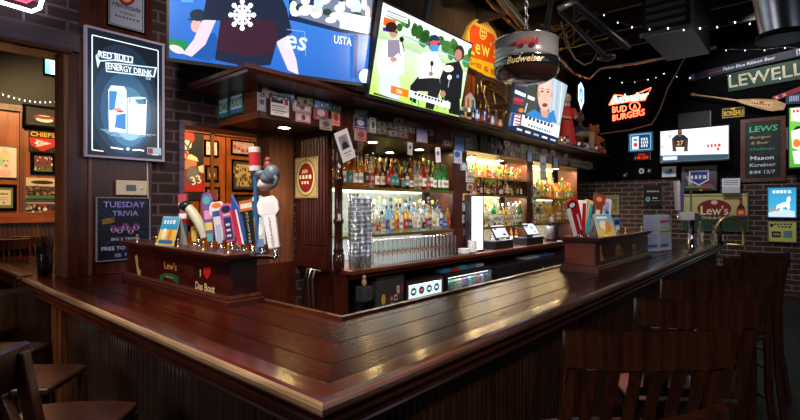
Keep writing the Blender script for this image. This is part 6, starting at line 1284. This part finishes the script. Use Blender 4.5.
def fridge(lab, pa, pb, top, logos, door_top):
    y0 = yx(pa)+.01; w = yx(pb)-y0-.01; r = root('back_bar_fridge', lab, 'fridge', (-3.7, y0, 0.001))
    MB().box(-.62, 0, 0, -.58, w, top).box(-.58, 0, 0, -.03, .04, top).box(-.58, w-.04, 0, -.03, w, top).box(-.58, .04, 0, -.03, w-.04, .1).box(-.58, .04, top-.07, -.03, w-.04, top).build('cabinet', PLAST, r)
    m = MB(); t = .04; z1 = top-.02
    m.box(-.03, 0, .08, 0, t, z1).box(-.03, w-t, .08, 0, w, z1).box(-.03, t, .08, 0, w-t, .08+t).box(-.03, t, z1-t, 0, w-t, z1); m.build('door_frame', STEEL if logos else DSTEEL, r)
    MB().box(-.02, t, .08+t, -.014, w-t, z1-t).build('door_glass', CLEAR, r)
    if logos:
        p = Pic(w-2*t, .16, 'd8f0f4')
        for i in range(4): p.ell(.16+i*.23, .5, .08, .3, '182028'); p.ell(.16+i*.23, .5, .05, .12, ('d8f0f4', 'c05040', 'd8f0f4', 'd8f0f4')[i])
        o = p.build('lit_header', SIGNLIT, r); o.matrix_local = Matrix(((0, 0, 1, -.012), (1, 0, 0, w/2), (0, 1, 0, z1-t-.09), (0, 0, 0, 1)))
    MB().box(-.1, t, top-.085, -.06, w-t, top-.072).build('light_strip', pbr('fridge_led', (.8, .95, 1), emit=(.75, .95, 1), es=10), r)
    for zz in (.35, .6): MB().box(-.56, .045, zz*top, -.06, w-.045, zz*top+.008).build('shelf', STEEL, r)
    light('fridge_light', 'AREA', (-3.85, y0+w/2, top-.1), 5, (.8, .95, 1), w*.8, .1, aim=(-4.0, y0+w/2, 0))
    rr = random.Random(int(pa)); n = int(w/.085)
    for lv, zz in enumerate((.35, .6)):
        for i in range(n-1):
            col = rr.choice([('aluminium', (.6, .65, .7)), ('green', (.05, .3, .1)), ('blue', (.05, .12, .5)), ('red', (.5, .04, .04)), ('gold', (.6, .4, .1))]); k = 'can'+col[0]
            hgt = min(.15, top*(.6-.35)-.02) if lv == 0 else min(.15, top*.4-.12)
            o = MB().lathe([(.026, 0), (.031, .008), (.031, hgt-.012), (.026, hgt), (.001, hgt)], 10).build('beverage_can', pbr(k, col[1], .3, .6)); o.location = (-3.82, y0+.08+i*.085, zz*top+.01)
            tag(o, '%s can on the %s shelf of the %s fridge, %s' % (col[0], ('middle', 'top')[lv], 'logo-topped' if logos else 'farther glass-door', ORD[i]), 'can', 'cans in the under-counter fridges')
fridge('glass-door fridge with a lit header of round logos under the back counter', 406, 444, .74, True, 0)
fridge('glass-door fridge with pale interior light, right of the logo fridge', 446, 493, .74, False, 0)
y0 = yx(496); w = 9.28-y0
r = root('bottle_chest_cooler', 'long black chest cooler under the far half of the back counter', 'cooler', (-3.68, y0, 0.001)); MB().box(-.62, 0, 0, 0, w, .68).build('body', PLAST, r, bevel=.01); MB().box(-.62, 0, .682, .01, w, .71).build('lid', DSTEEL, r)
p = Pic(w*.95, .42, '101010'); p.v, p.f, p.c, p.L = [], [], [], 0; rr = random.Random(8)
for i in range(16): X = (i+.5)/16; p.rect(X, rr.uniform(.3, .6), .02, .3, rr.choice(['a8803a', '8090a8', 'c8c8d0', '505868', '703028'])); 
o = p.build('decals', PAPER, r); o.matrix_local = Matrix(((0, 0, 1, .002), (1, 0, 0, w/2), (0, 1, 0, .42), (0, 0, 0, 1)))
for i, (px, c, nm, hh) in enumerate(((450, (.03, .2, .5), 'blue', .05), (458, (.45, .03, .04), 'red', .04), (466, (.04, .3, .4), 'teal', .06), (475, (.05, .15, .5), 'deep blue', .05), (483, (.35, .4, .45), 'grey', .04))):
    o = MB().cbox((0, 0, hh/2), (.2, .22, hh)).build('boxed_pack', pbr('pack_'+nm, c, .4), bevel=.004); o.location = (-3.85, yx(px), .742); tag(o, '%s flat pack lying on top of the glass-door fridge' % nm, 'pack', 'packs on the fridge top')
for i, (px, c, nm) in enumerate(((540, (.35, .4, .5), 'grey-white paper tray'), (555, (.05, .12, .3), 'blue folded cloth'))):
    o = MB().cbox((0, 0, .02), (.22, .5, .035)).build('tray' if i == 0 else 'folded_cloth', pbr('lowitem%d' % i, c, .5), bevel=.006); o.location = (-3.84, yx(px)-.2, .713); tag(o, '%s on the black chest cooler' % nm, 'tray' if i == 0 else 'cloth')
q = atX(370, 297, -3.62); r = root('control_box', 'small dark grey control box on the counter side with a tiny figure on it', 'box', (-3.66, q.y-.02, .62)); MB().box(-.075, -.09, 0, .04, .06, .16).build('housing', pbr('slate_plastic', (.06, .065, .075), .4), r, bevel=.008); MB().box(.0405, -.03, .06, .044, .01, .1).build('indicator', STEEL, r)
MB().ell((0, -.03, .2), (.03, .03, .045)).ell((0, -.03, .26), (.024, .024, .024)).build('figurine', pbr('figurine', (.5, .3, .2), .4), r)
P0, P1 = atY(306, 264, 3.25), atY(300, 315, 3.25)
r = root('drain_hoses', 'bundle of hoses hanging below the fluted end panel', 'hose', (P0.x, 3.25, .0))
for dx, mt, e in ((0, PLAST, -.12), (.06, STEEL, -.02), (.13, DSTEEL, .0)): MB().tube([(dx+.02, .08, .94), (dx, .02, .96), (dx-.02, .0, .85), (dx+e*.5, .0, .6), (dx+e, 0, .25), (dx+e, 0, .012)], .014, 8).build('hose', mt, r)
# ------------------------------------------------------------------ ledge items
LZ = 2.801; rnd.seed(12); lx = LE-.09; i = 0; px = 461.0
CANC = [('red', (.5, .04, .04)), ('blue', (.06, .14, .45)), ('silver', (.6, .62, .68)), ('white', (.7, .7, .72)), ('gold', (.6, .38, .1)), ('dark', (.03, .03, .04)), ('orange', (.7, .25, .05)), ('pale blue', (.35, .5, .7))]
while px < 617:
    if not (501 < px < 553):
        y = atX(px, 140, lx).y; nm, c = rnd.choice(CANC); kk = rnd.random(); seg = 'between the tilted televisions' if px < 502 else 'right of the bald-man television'
        if kk < .72:
            hh = rnd.uniform(.13, .2); R = rnd.uniform(.033, .045)
            o = bpy.data.objects.new('beer_can', None); bpy.data.objects.remove(o)
            r = MB().lathe([(R*.85, 0), (R, .012), (R, hh-.02), (R*.8, hh), (.001, hh)], 12).build('beer_can', pbr('ledge_'+nm, c, .3, .4)); r.location = (lx, y, LZ); MB().lathe([(R*1.015, hh*.3), (R*1.015, hh*.65)], 12, cap=False).build('label_band', rnd.choice([WHITE, STEEL, CREAM, PLAST]), r)
            tag(r, '%s can on the ledge, %s, %s' % (nm, seg, ORD[min(i, 29)]), 'can', 'cans along the ledge')
        else: bottle(rnd.choice(['round', 'wine']), rnd.choice(['brown', 'green', 'clear', 'dark']), rnd.choice(['white', 'red', 'yellow']), 'gold', (lx, y, LZ), 'small bottle on the ledge, %s, %s' % (seg, ORD[min(i, 29)]), 'bottles along the ledge', .75)
        i += 1
    px += 3.9 if px < 520 else 2.9
    if atX(px, 140, lx).y > 11.15: break
def voxel(o, s=.012):
    m = o.modifiers.new('remesh', 'REMESH'); m.mode = 'VOXEL'; m.voxel_size = s; m.use_smooth_shade = True
def figure(name, label, loc, rz, s, cloth, skin, hair, kneel=False, pants=None, dress=False, helmet=False):
    r = root(name, label, 'figurine', loc, rz); S_ = s
    P = lambda *a: tuple(v*S_ for v in a)
    m = MB(); hz = .62 if kneel else .88
    m.ell(P(0, 0, hz), P(.062, .075, .08)); m.tube([P(0, 0, hz-.1), P(0, 0, hz-.17)], .035*S_); 
    m.ell(P(.055, 0, hz-.01), P(.02, .012, .018)); m.ell(P(0, .072, hz), P(.012, .012, .02)); m.ell(P(0, -.072, hz), P(.012, .012, .02))
    for sy in (-1, 1):
        m.tube([P(0, sy*.13, hz-.2), P(.05, sy*.16, hz-.34), P(.16, sy*.06, hz-.38)], [.035*S_, .03*S_, .022*S_]); m.ell(P(.18, sy*.04, hz-.38), P(.03, .02, .025))
    b = m.build('body', pbr('skin_'+name+label[:4], skin, .5), r); voxel(b, .011*S_)
    m = MB(); m.ell(P(0, 0, hz-.28), P(.085, .14, .16)); 
    for sy in (-1, 1): m.tube([P(0, sy*.12, hz-.18), P(.04, sy*.165, hz-.3)], [.055*S_, .045*S_])
    if dress: m.tube([P(0, 0, hz-.36), P(0, 0, .02)], [.1*S_, .17*S_], 16)
    b = m.build('shirt' if not dress else 'dress', pbr('cloth_'+label[:9], cloth, .6), r); voxel(b, .011*S_)
    if not dress:
        m = MB()
        if kneel:
            m.tube([P(0, .07, .32), P(.2, .1, .3), P(.2, .1, .04)], [.075*S_, .065*S_, .045*S_]); m.tube([P(0, -.07, .32), P(.06, -.1, .05), P(-.2, -.1, .04)], [.075*S_, .06*S_, .04*S_]); m.ell(P(.25, .1, .025), P(.07, .035, .03))
        else:
            for sy in (-1, 1): m.tube([P(0, sy*.07, .48), P(.02, sy*.08, .26), P(0, sy*.09, .03)], [.075*S_, .06*S_, .045*S_]); m.ell(P(.04, sy*.09, .025), P(.08, .035, .025))
        m.ell(P(0, 0, hz-.42 if not kneel else .33), P(.1, .13, .08)); b = m.build('trousers', pbr('pants_'+label[:9], pants, .6), r); voxel(b, .011*S_)
    m = MB(); m.ell(P(-.02, 0, hz+.035), P(.072, .085, .075)); 
    if helmet: m.tube([P(.07, -.04, hz-.03), P(.085, 0, hz-.03), P(.07, .04, hz-.03)], .008*S_)
    elif dress: m.ell(P(-.05, 0, hz-.1), P(.05, .1, .16))
    m.build('helmet' if helmet else 'hair', pbr('hair_'+label[:9], hair, .5), r); return r
def onledge(px, x=LE-.17): y = atX(px, 130, x).y; return (x, y, LZ)
figure('statue', 'tall white-haired statue in a red dress on the ledge', onledge(567), -.6, 1.05, (.5, .03, .03), (.55, .35, .26), (.6, .58, .55), dress=True)
figure('statue', 'kneeling football player statue in dark jersey and tan trousers on the ledge', onledge(580, LE-.3), -.6, 1.15, (.04, .05, .12), (.12, .07, .05), (.05, .06, .1), kneel=True, pants=(.5, .38, .22), helmet=True)
q = onledge(594); r = root('teddy_bear', 'orange-brown plush bear at the far end of the ledge', 'plush toy', q, -.6); m = MB(); m.ell((0, 0, .22), (.12, .13, .2)).ell((0, 0, .5), (.11, .12, .11)).ell((.1, 0, .47), (.05, .05, .04))
for sy in (-1, 1): m.ell((0, sy*.09, .6), (.03, .04, .04)).tube([(0, sy*.1, .35), (.1, sy*.17, .25)], [.05, .04]).tube([(.02, sy*.08, .06), (.18, sy*.12, .04)], [.06, .05])
b = m.build('body', pbr('orange_plush', (.5, .14, .05), .9, noise=.3, nscale=40), r); voxel(b, .014); m = MB(); m.ell((.145, 0, .48), (.014, .018, .012)).ell((.1, .045, .53), (.01, .01, .01)).ell((.1, -.045, .53), (.01, .01, .01)); m.build('face', PLAST, r)
q = atX(581, 96, LE-.35); r = root('shield_light', 'blue-white glowing shield-shaped light standing behind the statues', 'light sign', (q.x, q.y, LZ)); zc_ = q.z-LZ
MB().box(-.03, -.04, 0, .0, .04, zc_-.2).build('stand', PLAST, r); pts = [(-.16, .2), (0, .3), (.16, .2), (.17, -.1), (0, -.3), (-.17, -.1)]
MB().prism([(a, b+zc_) for a, b in pts], 0, -.04, 0).build('housing', PLAST, r); p = Pic(.34, .6, 'e8f4ff'); p.v, p.f, p.c, p.L = [], [], [], 0; p.poly([(.03, .83), (.5, 1), (.97, .83), (1, .33), (.5, 0), (0, .33)], 'd8ecff'); p.poly([(.2, .7), (.5, .82), (.8, .7), (.8, .4), (.5, .2), (.2, .4)], '3a80d0'); p.text('A', .5, .52, .3, 'f4faff', .3); o = p.build('glowing_face', attr_mat('shield_face', .3, emit=2.0), r); o.matrix_local = Matrix(((0, 0, 1, .002), (1, 0, 0, 0), (0, 1, 0, zc_), (0, 0, 0, 1)))
q = atX(470, 118, LE-.15); r = root('painted_ornament', 'rainbow painted surfboard-shaped ornament on the ledge by the tilted television', 'ornament'); orient(r, (LE-.15, q.y, LZ), RY, UZ)
MB().prism([(-.07, 0), (.07, 0), (.13, .18), (.11, .34), (0, .42), (-.11, .34), (-.13, .18)], 2, -.012, .012).build('board', CREAM, r); p = Pic(.24, .4, 'd84020'); p.v, p.f, p.c, p.L = [], [], [], 0
for i, c in enumerate(('d84020', 'e8a030', 'e8d8a0', '30a0a8', '3060c0')): p.poly([(.1+i*.16, .1), (.26+i*.16, .1), (.26+i*.14, .82), (.14+i*.14, .82)], c)
p.build('painting', GLOSSP, r, off=.013).location = (0, .2, 0)
# ------------------------------------------------------------------ ceiling clutter
for i, y in enumerate([2.2+1.0*k for k in range(9)]):
    struct(MB().box(-4.5, y-.04, CH-.34, 3.5, y+.04, CH-.31).box(-4.5, y-.008, CH-.31, 3.5, y+.008, CH-.03).box(-4.5, y-.04, CH-.03, 3.5, y+.04, CH-.001).build('trim_%d' % (20+i), pbr('dark_joist', (.03, .024, .02), .6, .3, noise=.3)))
PIPEM = pbr('galvanised_pipe', (.6, .5, .36), .3, 1)
def pipe(name, label, cat, pts, r, mat, plane=None, coup=True):
    P = [Vector(p) for p in pts]; ro = root(name, label, cat, P[0]); L = [p-P[0] for p in P]; MB().tube(L, r, 10).build('tube', mat, ro)
    if coup:
        for a, b in zip(L, L[1:]):
            if (b-a).length > .8: c = (a+b)/2; d = (b-a).normalized(); MB().tube([c-d*.05, c+d*.05], r*1.25, 10).build('coupling', mat, ro)
    return ro
z = 4.5
pipe('conduit_pipe', 'thick shiny conduit pipe over the hanging lamp, running to the ceiling corner', 'pipe', [atZ(488, -20, 3.9), atZ(504, 2, 3.9), atZ(526, 28, 3.85), atX(536, 44, -3.2), atX(557, 56, -3.6), atX(572, 73, -3.9), atX(588, 79, -3.9), atX(601, 68, -3.6), atY(640, 62, 11.0), atY(716, 47, 11.0)], .05, PIPEM)
pipe('conduit_pipe', 'thinner shiny pipe left of the thick one above the orange sign', 'pipe', [atX(470, -20, -4.0), atX(495, 8, -4.0), atX(522, 34, -4.0), atX(545, 60, -4.1)], .03, PIPEM)
pipe('electric_cable', 'yellow cable running along the joists right of the lamp', 'cable', [atX(556, 49, -3.4), atX(575, 47, -3.2), atX(592, 42, -3.0), atX(608, 38, -2.6)], .012, pbr('yellow_cable', (.6, .45, .05), .5), coup=False)
pipe('electric_cable', 'pale looping cable hanging in a U under the joists', 'cable', [atX(566, 34, -3.2), atX(569, 48, -3.2), atX(575, 59, -3.2), atX(584, 65, -3.2), atX(592, 62, -3.2), atX(597, 53, -3.2)], .014, pbr('tan_cable', (.45, .33, .2), .5), coup=False)
pipe('electric_cable', 'pale straight cable crossing behind the lamp chain', 'cable', [atX(556, 53, -3.5), atX(575, 42, -3.3), atX(589, 30, -3.0)], .01, pbr('tan_cable', (.45, .33, .2), .5), coup=False)
pipe('electric_cable', 'pale cable drooping from the ceiling to the neon bow tie sign', 'cable', [atY(700, 30, 11.1), atY(668, 88, 11.2), atY(660, 110, 11.2), atY(652, 124, 11.2), atY(630, 130, 11.2), atY(600, 134, 11.2)], .014, pbr('tan_cable', (.45, .33, .2), .5), coup=False)
rnd.seed(31)
for i in range(9):
    a = atX(rnd.uniform(540, 575), rnd.uniform(20, 52), -3.6); b = atX(rnd.uniform(560, 600), rnd.uniform(0, 30), -2.6); a.z = min(a.z, CH-.36); b.z = min(b.z, CH-.36)
    pipe('electric_cable', 'thin brownish ceiling cable among the joists beyond the lamp', 'cable', [a, (a+b)/2-Vector((0, 0, .1)), b], .01, pbr('brown_cable', (.2, .14, .09), .5), coup=False)['group'] = 'thin ceiling cables beyond the lamp'
# black light bar frame
a, b, c = atZ(560, 10, 4.1), atZ(572, 2, 4.1), atZ(626, 50, 4.1)
a, b, c, d = atY(559, 10, 5.0), atY(573, 2, 5.0), atY(628, 47, 6.2), atY(606, 57, 6.2)
r = root('black_light_frame', 'black hanging frame with pinkish highlights sloping under the ceiling', 'frame', a); L = [p-a for p in (a, b, c, d)]
MB().tube(L[:3], .045, 8).build('rail', PLAST, r); MB().tube([L[0], L[0]*.5+L[3]*.5, L[3]], .03, 8).build('rail', PLAST, r); MB().ell(L[3], (.12, .1, .05)).build('lamp_head', PLAST, r)
MB().tube([L[1], (L[1].x, L[1].y, CH-.35-a.z)], .01).build('hanger', DSTEEL, r)
# rectangular air duct and round duct
A = atY(642, 36, 6.6); B = atY(691, 26, 6.6); r = root('air_handler', 'large dark rectangular duct box with pale lower edge near the ceiling', 'duct', (A.x, 6.6, A.z)); w = B.x-A.x; H = CH-.36-A.z
MB().box(0, 0, 0, w, 1.4, H).build('casing', pbr('duct_dark', (.012, .012, .015), .5, .3), r); MB().box(-.02, -.03, -.03, w+.02, -.001, .02).box(w-.0, -.03, 0.02, w+.03, -.001, H).build('edge_angle', DSTEEL, r)
m = MB()
for i in range(5): m.box(.05, -.02, .08+i*.1, w-.05, -.001, .13+i*.1)
m.build('grille', DSTEEL, r)
c = atY(781, 20, 4.6); r = root('round_duct', 'silver round duct elbow at the upper right corner', 'duct', c); k = c.dot(Vector((-.656, .7547, 0)))/474
MB().tube([(-.10, -.1, CH-c.z-.01), (-.06, -.05, .4), (-.02, 0, .1), (.0, .02, -13*k)], [18*k, 18.5*k, 18.5*k, 17*k], 24).build('pipe', pbr('spiral_duct', (.6, .62, .66), .3, 1, noise=.5, nscale=5), r); MB().tube([(-.045, -.03, .27), (-.037, -.02, .22)], 19.5*k, 24).build('seam_ring', STEEL, r); MB().tube([(.0, .02, -13*k), (.0, .02, -19*k)], [21*k, 22*k], 24).build('collar', PLAST, r)
def fairy(label, pts, y, n): return string_lights(label, [tuple(atY(px, py, y)) for px, py in pts], n, .02, None)
fairy('upper string of white fairy lights crossing the dark ceiling at right', [(604, 14), (632, 26), (668, 27), (700, 27), (735, 21), (765, 20), (800, 12)], 6.4, 2)
fairy('second string of fairy lights just above the navy banner', [(678, 44), (708, 47.5), (745, 49.5), (785, 47), (815, 48)], 10.6, 2)
fairy('low string of fairy lights from the corner to the neon sign top', [(598, 71), (622, 82), (648, 79), (664, 73), (690, 77), (730, 75), (780, 78)], 11.1, 2)
for i, (x, y) in enumerate(((-1.0, 1.0), (-1.5, 4.2), (-1.5, 7.4))): pass

# oval ale sign on the fluted end panel
Yp = HY0-.026
c_, w_, h_ = rectY(295.8, 157.5, 318, 198, Yp); p = Pic(w_, h_, 'b8a878')
p.frame(.02, .02, '8a7848'); p.ell(.5, .5, .44, .46, '6a5a38', 28); p.ell(.5, .5, .41, .43, 'c8bc98', 28); p.ell(.5, .5, .33, .36, '5a1418', 28); p.ell(.5, .5, .3, .33, '8a1c24', 28); p.text('Ale', .45, .66, .1, 'f0e4d0', .26, rot=.2); p.text('~4', .5, .52, .09, 'f4ecdc', .56, rot=.2); p.text('~3', .5, .38, .07, 'f0e4d0', .36, rot=.15); p.ell(.5, .9, .12, .03, 'a89048')
board('oval_beer_sign', 'cream sign with dark red oval on the fluted end panel', 'sign', (c_[0], Yp, c_[2]), RX, UZ, p, GLOSSP, .01)
